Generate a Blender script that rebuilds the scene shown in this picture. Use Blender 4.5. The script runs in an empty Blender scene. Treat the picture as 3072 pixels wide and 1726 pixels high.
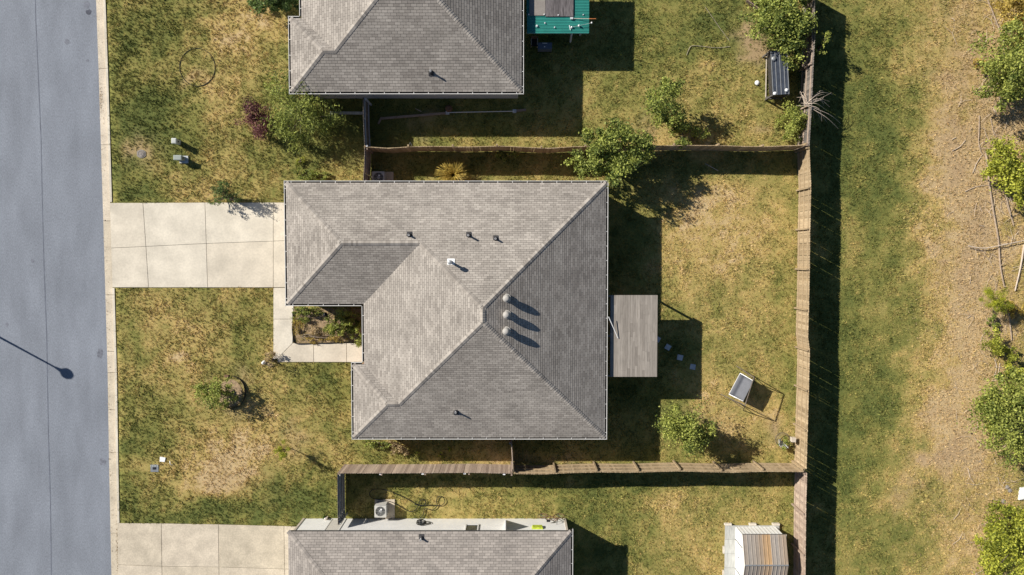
import bpy, math, random
import numpy as np
from mathutils import Vector, Matrix
random.seed(7); RNG = np.random.default_rng(11)
S = bpy.context.scene
COL = S.collection
R = math.radians

# ------------------------------------------------------------------ camera
CH, FPX, TILT = 44.0, 2200.0, R(2.36)          # drone height, focal length in photo pixels, tilt
cd = bpy.data.cameras.new('camera'); cam = bpy.data.objects.new('camera', cd); COL.objects.link(cam)
cam.location = (0, 0, CH); cam.rotation_euler = (-TILT, 0, 0)
cd.sensor_fit = 'HORIZONTAL'; cd.sensor_width = 36.0; cd.lens = 36.0 * FPX / 3072.0
cd.clip_start = 0.5; cd.clip_end = 3000
S.camera = cam
# ------------------------------------------------------------------ sky, sun, exposure
SUN_EL, SUN_AZ = R(32.0), R(-28.9)             # shadows run along SUN_AZ
w = bpy.data.worlds.new('World'); S.world = w; w.use_nodes = True
nt = w.node_tree; bg = nt.nodes['Background']
sky = nt.nodes.new('ShaderNodeTexSky'); sky.sky_type = 'NISHITA'; sky.sun_disc = False
sky.sun_elevation = SUN_EL; sky.sun_rotation = math.atan2(-math.cos(SUN_AZ), -math.sin(SUN_AZ))
sky.ozone_density = 4.0; sky.dust_density = 0.3
nt.links.new(sky.outputs[0], bg.inputs[0]); bg.inputs[1].default_value = 0.05
sd = bpy.data.lights.new('sun', 'SUN'); sd.energy = 5.0; sd.angle = R(0.5); sd.color = (1.0, 0.945, 0.86)
sun = bpy.data.objects.new('sun', sd); COL.objects.link(sun); sun.location = (-40, 25, 40)
SD = Vector((math.cos(SUN_AZ) * math.cos(SUN_EL), math.sin(SUN_AZ) * math.cos(SUN_EL), -math.sin(SUN_EL)))
sun.rotation_euler = SD.to_track_quat('-Z', 'Y').to_euler()
S.view_settings.view_transform = 'Standard'; S.view_settings.look = 'None'
S.view_settings.exposure = 0.5; S.view_settings.gamma = 1.0; S.view_settings.use_curve_mapping = False
S.cycles.max_bounces = 6; S.cycles.use_denoising = True

# ------------------------------------------------------------------ helpers
def W(px, py, z=0.0):
    """ground survey: photo pixel + known height -> place in the yard (metres)"""
    u = (px - 1536.0) / FPX; v = -(py - 863.0) / FPX
    dy = v * math.cos(TILT) - math.sin(TILT); dz = -v * math.sin(TILT) - math.cos(TILT)
    t = (z - CH) / dz
    return Vector((u * t, dy * t, z))
def Wl(pts, z=0.0): return [W(a, b, z) for a, b in pts]

MATS = {}
def mat(name, c1, c2=None, rough=0.85, scale=6.0, amt=0.25, fine=60.0, famt=0.2, bump=0.0, metal=0.0, spec=0.3, tint=False, trans=0.0, stretch=None):
    """two noise scales vary c1; 'tint' attribute blends c1 -> c2"""
    m = bpy.data.materials.new(name); m.use_nodes = True; MATS[name] = m
    n = m.node_tree.nodes; l = m.node_tree.links; b = n['Principled BSDF']
    b.inputs['Roughness'].default_value = rough; b.inputs['Metallic'].default_value = metal
    b.inputs['Specular IOR Level'].default_value = spec
    geo = n.new('ShaderNodeNewGeometry')
    pos = geo.outputs['Position']
    if stretch:
        mp = n.new('ShaderNodeMapping'); mp.inputs['Scale'].default_value = stretch
        l.new(pos, mp.inputs[0]); pos = mp.outputs[0]
    base = None
    if tint:
        at = n.new('ShaderNodeAttribute'); at.attribute_name = 'tint'
        mx = n.new('ShaderNodeMix'); mx.data_type = 'RGBA'
        mx.inputs[6].default_value = (*c1, 1); mx.inputs[7].default_value = (*(c2 or c1), 1)
        l.new(at.outputs['Fac'], mx.inputs[0]); base = mx.outputs[2]
    def noise(sc, det):
        t = n.new('ShaderNodeTexNoise'); t.inputs['Scale'].default_value = sc; t.inputs['Detail'].default_value = det
        l.new(pos, t.inputs['Vector']); return t.outputs['Fac']
    n1 = noise(scale, 4); n2 = noise(fine, 3)
    def fac(x, a):
        mr = n.new('ShaderNodeMapRange'); mr.inputs[1].default_value = 0.3; mr.inputs[2].default_value = 0.7
        mr.inputs[3].default_value = 1 - a; mr.inputs[4].default_value = 1 + a; l.new(x, mr.inputs[0]); return mr.outputs[0]
    ml = n.new('ShaderNodeMath'); ml.operation = 'MULTIPLY'; l.new(fac(n1, amt), ml.inputs[0]); l.new(fac(n2, famt), ml.inputs[1])
    sc_ = n.new('ShaderNodeVectorMath'); sc_.operation = 'SCALE'
    if base is None: sc_.inputs[0].default_value = c1
    else: l.new(base, sc_.inputs[0])
    l.new(ml.outputs[0], sc_.inputs['Scale']); l.new(sc_.outputs[0], b.inputs['Base Color'])
    if bump:
        bp = n.new('ShaderNodeBump'); bp.inputs['Strength'].default_value = bump; bp.inputs['Distance'].default_value = 0.01
        l.new(n2, bp.inputs['Height']); l.new(bp.outputs[0], b.inputs['Normal'])
    if trans:
        tr = n.new('ShaderNodeBsdfTranslucent'); l.new(sc_.outputs[0], tr.inputs[0])
        ms = n.new('ShaderNodeMixShader'); ms.inputs[0].default_value = trans
        l.new(b.outputs[0], ms.inputs[1]); l.new(tr.outputs[0], ms.inputs[2])
        l.new(ms.outputs[0], n['Material Output'].inputs[0])
    return m

ORG = {}
class MB:
    def __init__(s): s.v = []; s.f = []; s.t = []
    def poly(s, pts, t=0.0):
        i = len(s.v); s.v += [tuple(p) for p in pts]; s.f.append(tuple(range(i, i + len(pts)))); s.t.append(t); return s
    def mesh(s, vs, fs, t=0.0):
        i = len(s.v); s.v += [tuple(p) for p in vs]
        for f in fs: s.f.append(tuple(i + k for k in f)); s.t.append(t)
        return s
    def prism(s, poly, z0, z1, t=0.0):
        """upright prism over a ccw plan polygon"""
        n = len(poly); b = [(p[0], p[1], z0) for p in poly]; c = [(p[0], p[1], z1) for p in poly]
        fs = [tuple(range(n, 2 * n)), tuple(reversed(range(n)))] + [(k, (k + 1) % n, n + (k + 1) % n, n + k) for k in range(n)]
        return s.mesh(b + c, fs, t)
    def box(s, x0, x1, y0, y1, z0, z1, t=0.0):
        return s.prism([(x0, y0), (x1, y0), (x1, y1), (x0, y1)], z0, z1, t)
    def beam(s, p, q, wd, h, t=0.0, up=(0, 0, 1)):
        p = Vector(p); q = Vector(q); d = (q - p).normalized(); up = Vector(up)
        if abs(d.dot(up)) > 0.95: up = Vector((0, 1, 0))
        a = d.cross(up).normalized() * wd / 2; b = a.cross(d).normalized() * h / 2
        vs = [p - a - b, p + a - b, p + a + b, p - a + b, q - a - b, q + a - b, q + a + b, q - a + b]
        return s.mesh(vs, [(0, 1, 2, 3), (7, 6, 5, 4), (0, 4, 5, 1), (1, 5, 6, 2), (2, 6, 7, 3), (3, 7, 4, 0)], t)
    def tube(s, pts, r, n=6, t=0.0, cap=True):
        pts = [Vector(p) for p in pts]; m = len(pts)
        rs = r if isinstance(r, (list, tuple)) else [r] * m
        vs = []; fs = []
        for i, p in enumerate(pts):
            d = (pts[min(i + 1, m - 1)] - pts[max(i - 1, 0)]).normalized()
            ref = Vector((0, 0, 1)) if abs(d.z) < 0.9 else Vector((1, 0, 0))
            a = d.cross(ref).normalized(); b = d.cross(a)
            for k in range(n):
                an = 2 * math.pi * k / n; vs.append(p + (a * math.cos(an) + b * math.sin(an)) * rs[i])
        for i in range(m - 1):
            for k in range(n):
                k2 = (k + 1) % n; fs.append((i * n + k, i * n + k2, (i + 1) * n + k2, (i + 1) * n + k))
        if cap: fs += [tuple(range(n)), tuple(reversed(range((m - 1) * n, m * n)))]
        return s.mesh(vs, fs, t)
    def lathe(s, c, prof, n=16, t=0.0, ax=None):
        """profile [(radius, height)...] turned about the vertical through c"""
        c = Vector(c); vs = []; fs = []; m = len(prof)
        q = Vector((0, 0, 1)).rotation_difference(Vector(ax)) if ax is not None else None
        for r, h in prof:
            for k in range(n):
                a = 2 * math.pi * k / n; o = Vector((r * math.cos(a), r * math.sin(a), h))
                vs.append(c + (q @ o if q else o))
        for i in range(m - 1):
            for k in range(n):
                k2 = (k + 1) % n; fs.append((i * n + k, i * n + k2, (i + 1) * n + k2, (i + 1) * n + k))
        fs.append(tuple(range((m - 1) * n, m * n))); fs.append(tuple(reversed(range(n))))
        return s.mesh(vs, fs, t)
    def data(s, name, m, o=Vector((0, 0, 0)), smooth=False):
        me = bpy.data.meshes.new(name)
        me.from_pydata([(a - o[0], b - o[1], c - o[2]) for a, b, c in s.v], [], s.f)
        at = me.attributes.new('tint', 'FLOAT', 'FACE'); at.data.foreach_set('value', np.array(s.t, dtype=np.float32))
        me.materials.append(MATS[m])
        if smooth: me.polygons.foreach_set('use_smooth', [True] * len(me.polygons))
        me.update(); return me
    def build(s, name, m, parent=None, kind=None, smooth=False, loc=None, label=None):
        o = ORG[parent.name] if parent else Vector(loc if loc is not None else (0, 0, 0))
        ob = bpy.data.objects.new(name, s.data(name, m, o, smooth)); COL.objects.link(ob)
        if parent: ob.parent = parent
        else: ob.location = o
        ORG[ob.name] = Vector(o)
        if kind: ob['kind'] = kind
        if label: ob['label'] = label
        return ob
    def thing(s, name, m, label, cat, loc, group=None, smooth=False):
        ob = s.build(name, m, None, None, smooth, loc); ob['label'] = label; ob['category'] = cat
        if group: ob['group'] = group
        return ob
def thing(name, label, cat, loc, group=None):
    o = bpy.data.objects.new(name, None); COL.objects.link(o); o.location = loc; o.empty_display_size = 0.2
    o['label'] = label; o['category'] = cat
    if group: o['group'] = group
    ORG[o.name] = Vector(loc); return o
def piece(name, me, parent, loc, rot=None, mtx=None):
    """one more copy of a shared piece, placed in world terms under parent"""
    ob = bpy.data.objects.new(name, me); COL.objects.link(ob); ob.parent = parent
    o = ORG[parent.name]
    if mtx is not None: ob.matrix_local = Matrix.Translation(-o) @ mtx
    else:
        ob.location = Vector(loc) - o
        if rot: ob.rotation_euler = rot
    return ob
def structure(mb, name, m, parent=None):
    return mb.build(name, m, parent, 'structure' if parent is None else None)

def vnoise(x, y, scale, seed):
    g = np.random.default_rng(seed).random((256, 256)); x = np.asarray(x) / scale + 77.3; y = np.asarray(y) / scale + 51.7
    xi = np.floor(x).astype(int); yi = np.floor(y).astype(int); fx = x - xi; fy = y - yi
    fx = fx * fx * (3 - 2 * fx); fy = fy * fy * (3 - 2 * fy)
    a = g[xi % 256, yi % 256]; b = g[(xi + 1) % 256, yi % 256]; c = g[xi % 256, (yi + 1) % 256]; d = g[(xi + 1) % 256, (yi + 1) % 256]
    return a * (1 - fx) * (1 - fy) + b * fx * (1 - fy) + c * (1 - fx) * fy + d * fx * fy
def inpoly(x, y, poly):
    r = np.zeros(x.shape, bool); n = len(poly)
    for i in range(n):
        x0, y0 = poly[i][0], poly[i][1]; x1, y1 = poly[(i + 1) % n][0], poly[(i + 1) % n][1]
        c = ((y0 > y) != (y1 > y)); xx = (x1 - x0) * (y - y0) / ((y1 - y0) or 1e-9) + x0
        r ^= c & (x < xx)
    return r
def ccw(p):
    a = sum(p[i][0] * p[(i + 1) % len(p)][1] - p[(i + 1) % len(p)][0] * p[i][1] for i in range(len(p)))
    return list(p) if a > 0 else list(reversed(p))
def inset(poly, d):
    """offset a ccw polygon inward by d"""
    n = len(poly); out = []
    for i in range(n):
        p0 = Vector(poly[i - 1][:2]); p1 = Vector(poly[i][:2]); p2 = Vector(poly[(i + 1) % n][:2])
        d1 = (p1 - p0).normalized(); d2 = (p2 - p1).normalized()
        n1 = Vector((-d1.y, d1.x)); n2 = Vector((-d2.y, d2.x)); k = n1 + n2
        out.append(p1 + k * (d / max(1e-6, 1 + n1.dot(n2))))
    return out
def shrink(poly, d): return [(p.x, p.y) for p in inset(ccw(poly), d)]

# ------------------------------------------------------------------ materials
mat('asphalt', (0.212, 0.230, 0.262), scale=0.9, amt=0.13, fine=30, famt=0.20, rough=0.9, bump=0.5, stretch=(1, .3, 1))
mat('asphalt_seam', (0.135, 0.148, 0.18), scale=2, amt=0.2, fine=40, famt=0.3)
mat('oil_stain', (0.075, 0.08, 0.10), scale=5, amt=0.3)
mat('dust_stain', (0.175, 0.185, 0.215), scale=5, amt=0.3)
mat('concrete', (0.60, 0.53, 0.42), (0.66, 0.60, 0.49), scale=0.9, amt=0.13, fine=9, famt=0.07, tint=True, rough=0.9)
mat('concrete_old', (0.52, 0.45, 0.34), (0.60, 0.52, 0.41), scale=1.2, amt=0.15, fine=12, famt=0.12, tint=True, rough=0.9)
mat('joint_soil', (0.10, 0.085, 0.06), scale=4, amt=0.3)
mat('shingle', (0.185, 0.162, 0.141), (0.455, 0.412, 0.360), scale=0.8, amt=0.14, fine=70, famt=0.16, tint=True, rough=0.95, bump=0.2)
mat('shingle_south', (0.170, 0.152, 0.138), (0.415, 0.372, 0.330), scale=0.8, amt=0.10, fine=70, famt=0.16, tint=True, rough=0.95, bump=0.2)
mat('felt', (0.055, 0.052, 0.05), rough=0.95)
mat('white_trim', (0.66, 0.645, 0.61), scale=3, amt=0.06, famt=0.05, rough=0.5)
mat('gutter_bed', (0.030, 0.027, 0.024), scale=5, amt=0.4, rough=0.9)
mat('siding', (0.74, 0.73, 0.70), scale=2, amt=0.05, fine=20, famt=0.04, rough=0.6)
mat('siding_grey', (0.48, 0.50, 0.53), scale=2, amt=0.05, fine=20, famt=0.04, rough=0.6)
mat('brick_wall', (0.36, 0.24, 0.18), scale=8, amt=0.2, fine=40, famt=0.2)
mat('soffit', (0.6, 0.59, 0.56), rough=0.7)
mat('glass', (0.03, 0.04, 0.05), rough=0.08, amt=0.02, famt=0.0, spec=0.6)
mat('door_paint', (0.55, 0.52, 0.47), rough=0.5, amt=0.05, famt=0.03)
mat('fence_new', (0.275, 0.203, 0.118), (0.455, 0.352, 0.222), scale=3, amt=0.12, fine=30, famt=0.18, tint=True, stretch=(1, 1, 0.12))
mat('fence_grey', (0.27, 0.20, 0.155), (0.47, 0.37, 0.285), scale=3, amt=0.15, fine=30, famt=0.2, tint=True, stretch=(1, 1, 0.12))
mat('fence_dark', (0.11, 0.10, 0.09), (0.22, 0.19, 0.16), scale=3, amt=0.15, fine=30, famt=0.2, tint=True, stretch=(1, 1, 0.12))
mat('deck_wood', (0.215, 0.190, 0.162), (0.325, 0.290, 0.250), scale=2, amt=0.10, fine=16, famt=0.14, tint=True, stretch=(1, 0.1, 1))
mat('pale_wood', (0.50, 0.44, 0.36), (0.62, 0.56, 0.47), scale=2, amt=0.12, fine=20, famt=0.15, tint=True)
mat('grey_plank', (0.42, 0.42, 0.39), (0.52, 0.52, 0.48), scale=2, amt=0.14, fine=18, famt=0.16, tint=True, stretch=(1, 0.15, 1))
mat('green_metal', (0.030, 0.235, 0.195), scale=2, amt=0.08, fine=20, famt=0.06, rough=0.45, spec=0.5)
mat('tan_panel', (0.25, 0.225, 0.20), scale=2, amt=0.12, fine=30, famt=0.15)
mat('brown_panel', (0.125, 0.112, 0.112), scale=2, amt=0.25, fine=22, famt=0.45, stretch=(1, 0.12, 1))
mat('black_metal', (0.02, 0.021, 0.024), rough=0.45, amt=0.1, famt=0.1)
mat('coop_roof', (0.035, 0.043, 0.06), rough=0.5, scale=3, amt=0.3, famt=0.15)
mat('coop_tarp', (0.05, 0.045, 0.04), rough=0.9, scale=6, amt=0.4)
mat('galv', (0.42, 0.43, 0.43), rough=0.45, metal=0.5, scale=5, amt=0.1, famt=0.06)
mat('vent_grey', (0.38, 0.36, 0.33), rough=0.8, scale=8, amt=0.1)
mat('lead', (0.045, 0.043, 0.045), rough=0.6)
mat('pvc', (0.55, 0.55, 0.55), rough=0.5)
mat('white_paint', (0.84, 0.84, 0.82), rough=0.5, amt=0.03, famt=0.02)
mat('shed_white', (0.80, 0.80, 0.78), rough=0.5, amt=0.04, famt=0.03)
mat('shed_panel', (0.29, 0.258, 0.225), (0.43, 0.25, 0.095), scale=1.2, amt=0.12, fine=14, famt=0.1, rough=0.6, tint=True, stretch=(1, 0.25, 1))
mat('pedestal', (0.50, 0.52, 0.48), rough=0.6, amt=0.08)
mat('pedestal_green', (0.30, 0.335, 0.30), rough=0.6, amt=0.08)
mat('iron', (0.27, 0.24, 0.21), rough=0.8, amt=0.2)
mat('plastic_lid', (0.20, 0.215, 0.235), rough=0.7, amt=0.15)
mat('hose_black', (0.018, 0.02, 0.02), rough=0.5)
mat('hose_pale', (0.38, 0.33, 0.24), rough=0.6)
mat('ac_grey', (0.48, 0.47, 0.43), rough=0.5, amt=0.06, famt=0.05)
mat('ac_dark', (0.05, 0.055, 0.06), rough=0.5)
mat('fan_metal', (0.17, 0.17, 0.17), rough=0.4, metal=0.3)
mat('cushion', (0.125, 0.13, 0.145), rough=0.7, amt=0.08, famt=0.08)
mat('tube_brown', (0.14, 0.115, 0.09), rough=0.6)
mat('stone', (0.50, 0.52, 0.53), rough=0.9, scale=5, amt=0.15)
mat('grill_cover', (0.10, 0.125, 0.175), rough=0.6, amt=0.12)
mat('lime_plastic', (0.42, 0.50, 0.05), rough=0.5)
mat('rust_brown', (0.16, 0.09, 0.055), rough=0.8, amt=0.25)
mat('orange_pole', (0.50, 0.17, 0.05), rough=0.5)
mat('rubber_edging', (0.022, 0.021, 0.022), rough=0.7)
mat('mulch', (0.33, 0.235, 0.14), scale=6, amt=0.35, fine=45, famt=0.5, bump=0.6)
mat('bark', (0.20, 0.155, 0.115), scale=8, amt=0.3, fine=50, famt=0.3)
mat('dead_wood', (0.36, 0.275, 0.195), scale=5, amt=0.2, fine=40, famt=0.25)
mat('pale_twig', (0.52, 0.43, 0.34), scale=5, amt=0.15)
def leafmat(n, a, b, tr=0.3): mat(n, tuple(v * 1.15 for v in a), tuple(min(.7, v * 1.6) for v in b), tint=True, rough=0.6, scale=1.5, amt=0.15, fine=12, famt=0.15, trans=tr)
leafmat('leaf_mid', (0.058, 0.090, 0.018), (0.285, 0.310, 0.066))
leafmat('leaf_dark', (0.030, 0.055, 0.014), (0.115, 0.165, 0.042))
leafmat('leaf_yellow', (0.10, 0.125, 0.014), (0.355, 0.36, 0.048))
leafmat('leaf_red', (0.045, 0.014, 0.016), (0.20, 0.085, 0.075))
leafmat('leaf_bright', (0.062, 0.095, 0.014), (0.295, 0.310, 0.068))
leafmat('leaf_dry', (0.13, 0.09, 0.04), (0.42, 0.32, 0.17))
leafmat('leaf_gold', (0.21, 0.15, 0.025), (0.42, 0.315, 0.075))
leafmat('needle', (0.10, 0.13, 0.010), (0.34, 0.35, 0.030))
leafmat('litter', (0.15, 0.09, 0.045), (0.36, 0.27, 0.155), 0.0)

def rampmat(name, mul, tintamp):
    """grass: 'dry' picks green..straw, 'bare' shows soil, 'tint' varies each blade"""
    m = bpy.data.materials.new(name); m.use_nodes = True; MATS[name] = m
    n = m.node_tree.nodes; l = m.node_tree.links; b = n['Principled BSDF']
    b.inputs['Roughness'].default_value = 0.9; b.inputs['Specular IOR Level'].default_value = 0.1
    a = n.new('ShaderNodeAttribute'); a.attribute_name = 'dry'
    geo = n.new('ShaderNodeNewGeometry')
    nz = n.new('ShaderNodeTexNoise'); nz.inputs['Scale'].default_value = 7.0; nz.inputs['Detail'].default_value = 5
    l.new(geo.outputs['Position'], nz.inputs['Vector'])
    ad = n.new('ShaderNodeMath'); ad.operation = 'MULTIPLY_ADD'; ad.inputs[1].default_value = 0.5; ad.inputs[2].default_value = -0.25
    l.new(nz.outputs['Fac'], ad.inputs[0])
    su = n.new('ShaderNodeMath'); su.operation = 'ADD'; l.new(a.outputs['Fac'], su.inputs[0]); l.new(ad.outputs[0], su.inputs[1])
    cr = n.new('ShaderNodeValToRGB'); e = cr.color_ramp.elements
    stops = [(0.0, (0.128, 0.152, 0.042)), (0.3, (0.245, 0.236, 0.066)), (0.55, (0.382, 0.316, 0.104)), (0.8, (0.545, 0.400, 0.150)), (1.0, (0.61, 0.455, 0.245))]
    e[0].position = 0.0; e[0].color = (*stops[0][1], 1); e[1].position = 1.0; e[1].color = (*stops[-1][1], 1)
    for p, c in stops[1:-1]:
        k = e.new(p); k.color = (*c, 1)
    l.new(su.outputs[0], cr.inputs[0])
    bs = n.new('ShaderNodeAttribute'); bs.attribute_name = 'bare'
    mx = n.new('ShaderNodeMix'); mx.data_type = 'RGBA'; l.new(bs.outputs['Fac'], mx.inputs[0]); l.new(cr.outputs[0], mx.inputs[6])
    mx.inputs[7].default_value = (0.46, 0.325, 0.185, 1)
    t = n.new('ShaderNodeAttribute'); t.attribute_name = 'tint'
    nf = n.new('ShaderNodeTexNoise'); nf.inputs['Scale'].default_value = 28.0; nf.inputs['Detail'].default_value = 4
    l.new(geo.outputs['Position'], nf.inputs['Vector'])
    f1 = n.new('ShaderNodeMath'); f1.operation = 'MULTIPLY_ADD'; f1.inputs[1].default_value = tintamp; f1.inputs[2].default_value = mul
    l.new(t.outputs['Fac'], f1.inputs[0])
    f2 = n.new('ShaderNodeMapRange'); f2.inputs[1].default_value = 0.3; f2.inputs[2].default_value = 0.7; f2.inputs[3].default_value = 0.65; f2.inputs[4].default_value = 1.3
    l.new(nf.outputs['Fac'], f2.inputs[0])
    f3 = n.new('ShaderNodeMath'); f3.operation = 'MULTIPLY'; l.new(f1.outputs[0], f3.inputs[0]); l.new(f2.outputs[0], f3.inputs[1])
    sc = n.new('ShaderNodeVectorMath'); sc.operation = 'SCALE'; l.new(mx.outputs[2], sc.inputs[0]); l.new(f3.outputs[0], sc.inputs['Scale'])
    l.new(sc.outputs[0], b.inputs['Base Color'])
rampmat('lawn', 0.86, 0.0)
rampmat('blade', 0.74, 0.62)

# ------------------------------------------------------------------ plan lines (road edge, drives, house outlines)
ROAD_E = Wl([(286, -60), (296, 214), (308, 600), (315, 840), (323, 1121), (328, 1437), (336, 1800)], -0.1)
def xat(line, y):
    for a, b in zip(line[:-1], line[1:]):
        if b.y <= y <= a.y: return a.x + (b.x - a.x) * (a.y - y) / (a.y - b.y)
    return line[0].x if y > line[0].y else line[-1].x
KX = lambda y: xat(ROAD_E, y) + 0.56            # back of kerb
EZ = 2.55                                       # eave height
def outline(pts): return ccw([tuple(W(a, b, EZ)[:2]) for a, b in pts])
def rectify(p):
    """square up a rectilinear outline"""
    p = [list(q) for q in p]; n = len(p)
    for i in range(n):
        a, b = p[i], p[(i + 1) % n]
        k = 0 if abs(a[0] - b[0]) < abs(a[1] - b[1]) else 1
        m = (a[k] + b[k]) / 2; a[k] = b[k] = m
    return [tuple(q) for q in p]
MAIN = rectify(outline([(853, 541), (1825, 543), (1822, 1321), (1053, 1318), (1054, 1087), (1085, 1087), (1085, 919), (853, 919)]))
NORTH = rectify(outline([(865, 48), (865, 283), (1572, 283), (1572, -360), (895, -360), (895, 48)]))
SOUTH = rectify(outline([(861, 1588), (1719, 1588), (1719, 2120), (861, 2120)]))

# ------------------------------------------------------------------ ground with its dryness, plus shade put into its colour
BLOBS = [  # photo px centre, radii, dryness change  (plant cover, and painted shade along the shadow strips)
    (470, 400, 130, 110, -.40), (360, 560, 60, 90, -.1), (380, 100, 60, 160, -.20), (660, 190, 70, 130, .30), (640, 320, 70, 90, .25),
    (560, 235, 45, 35, .35), (795, 120, 70, 150, .18), (590, 200, 45, 45, -.35), (600, 560, 170, 50, .08), (430, 470, 50, 50, .25),
    (480, 60, 90, 60, -.15), (700, 60, 100, 70, .2), (900, 430, 140, 80, -.18), (680, 420, 70, 60, .1), (330, 590, 20, 30, .3),
    (470, 1050, 70, 100, .22), (600, 940, 200, 60, .05), (385, 1000, 30, 120, -.15), (540, 1140, 90, 80, .15), (700, 1380, 110, 100, .42),
    (640, 1450, 90, 60, .40), (820, 1250, 110, 60, .28), (780, 1340, 40, 40, .3), (420, 1340, 70, 70, -.35), (600, 1545, 300, 40, -.42),
    (880, 1490, 100, 60, -.40), (990, 1300, 50, 120, -.12), (940, 1130, 70, 60, -.22), (800, 890, 40, 50, -.25), (360, 1450, 30, 100, -.2),
    (2050, 60, 170, 120, -.28), (2230, 140, 60, 140, -.15), (1950, 280, 150, 120, .10), (2180, 190, 60, 40, .3), (2150, 360, 90, 60, .22),
    (1790, 330, 80, 90, .08), (2030, 430, 120, 30, .3), (2200, 640, 180, 160, .22), (2020, 740, 70, 180, .15), (2010, 900, 60, 50, -.12),
    (2120, 850, 90, 120, .12), (2300, 900, 60, 200, -.05), (2100, 1140, 70, 60, .35), (2200, 1240, 110, 60, .28), (2310, 1300, 80, 90, .12),
    (2350, 1100, 60, 120, -.06), (1780, 1500, 80, 60, -.22), (1870, 1480, 60, 40, .25), (2000, 1500, 120, 60, .12), (2150, 1640, 120, 80, .15),
    (1450, 1510, 160, 50, -.05), (1900, 1690, 60, 50, -.1), (1290, 1495, 30, 30, .2), (1150, 1330, 80, 30, .05), (1650, 1370, 200, 30, .2),
    (2570, 150, 50, 180, -.10), (2640, 300, 80, 160, -.32), (2690, 750, 80, 180, -.18), (2600, 600, 60, 160, -.18), (2560, 1150, 60, 200, -.25),
    (2640, 1100, 80, 200, -.18), (2560, 1500, 70, 200, -.10), (2830, 250, 90, 220, .30), (2880, 520, 80, 200, .36), (2950, 800, 70, 300, .42), (2660, 520, 60, 200, -.10), (2810, 700, 60, 250, .2), (2820, 1050, 60, 250, .15), (2650, 1600, 90, 120, -.12),
    (2870, 1300, 70, 150, .42), (2800, 1360, 60, 60, .3), (2900, 1100, 70, 300, .38), (2880, 1600, 90, 150, .25), (2700, 1480, 60, 60, .3),
    (2750, 1000, 100, 120, .05), (1300, 350, 300, 60, -.30), (1400, 480, 400, 30, -.25), (2478, 300, 40, 500, -.35), (2478, 1100, 40, 700, -.38), (1900, 760, 70, 140, -.35), (2040, 1080, 60, 110, -.3), (1890, 1180, 70, 60, -.2), (1700, 1442, 600, 20, -.3), (1650, 160, 90, 130, -.3), (1820, 100, 80, 110, -.3), (2100, 490, 250, 30, -.25), (1800, 1690, 70, 60, -.3), (3000, 400, 80, 500, .45), (3010, 1400, 60, 400, .4)]  # greener entries here trace cast shadows, deepening shade through the grass colour
BARE = [(2820, 1370, 60, 40, .9), (2800, 1240, 40, 40, .5), (2900, 640, 60, 260, .3), (2950, 500, 70, 400, .3), (2960, 1450, 70, 250, .3), (2960, 950, 60, 250, .3), (2860, 330, 70, 250, .25), (2850, 900, 50, 250, .18), (2860, 1350, 60, 300, .25), (2720, 1470, 30, 40, .6),
        (700, 1440, 90, 40, .35), (870, 1320, 30, 40, .5), (425, 462, 38, 36, .7), (2330, 1300, 40, 30, .7), (2270, 150, 35, 40, .5), (1980, 400, 60, 50, .4),
        (1640, 1385, 110, 22, .5), (1480, 1350, 40, 60, .3), (2130, 1240, 80, 40, .5), (2270, 130, 40, 60, .4), (1280, 370, 50, 22, .5),
        (1120, 480, 60, 50, .2), (560, 245, 40, 22, .5), (2900, 200, 80, 200, .3), (690, 1180, 45, 50, .6), (1900, 1300, 60, 60, .15), (2290, 400, 50, 20, .6)]
def field(x, y):
    d = 0.455 + (vnoise(x, y, 2.6, 1) - .5) * .30 + (vnoise(x, y, 0.9, 2) - .5) * .30 + (vnoise(x, y, 0.33, 3) - .5) * .36 + (vnoise(x, y, 7.0, 4) - .5) * .25
    b = np.zeros_like(d)
    wx = x + (vnoise(x, y, 1.3, 5) - .5) * 1.6 + (vnoise(x, y, .45, 15) - .5) * .7; wy = y + (vnoise(x, y, 1.3, 6) - .5) * 1.6 + (vnoise(x, y, .45, 16) - .5) * .7
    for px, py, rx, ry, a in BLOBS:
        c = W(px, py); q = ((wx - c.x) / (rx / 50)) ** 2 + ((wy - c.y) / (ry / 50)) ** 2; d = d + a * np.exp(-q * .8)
    for px, py, rx, ry, a in BARE:
        c = W(px, py); q = ((wx - c.x) / (rx / 50)) ** 2 + ((wy - c.y) / (ry / 50)) ** 2; b = b + a * np.exp(-q * .9)
    b = np.clip(b * (.25 + 1.5 * vnoise(x, y, .5, 7)), 0, .9)
    return np.clip(d, 0.02, 1.0), b
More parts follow.
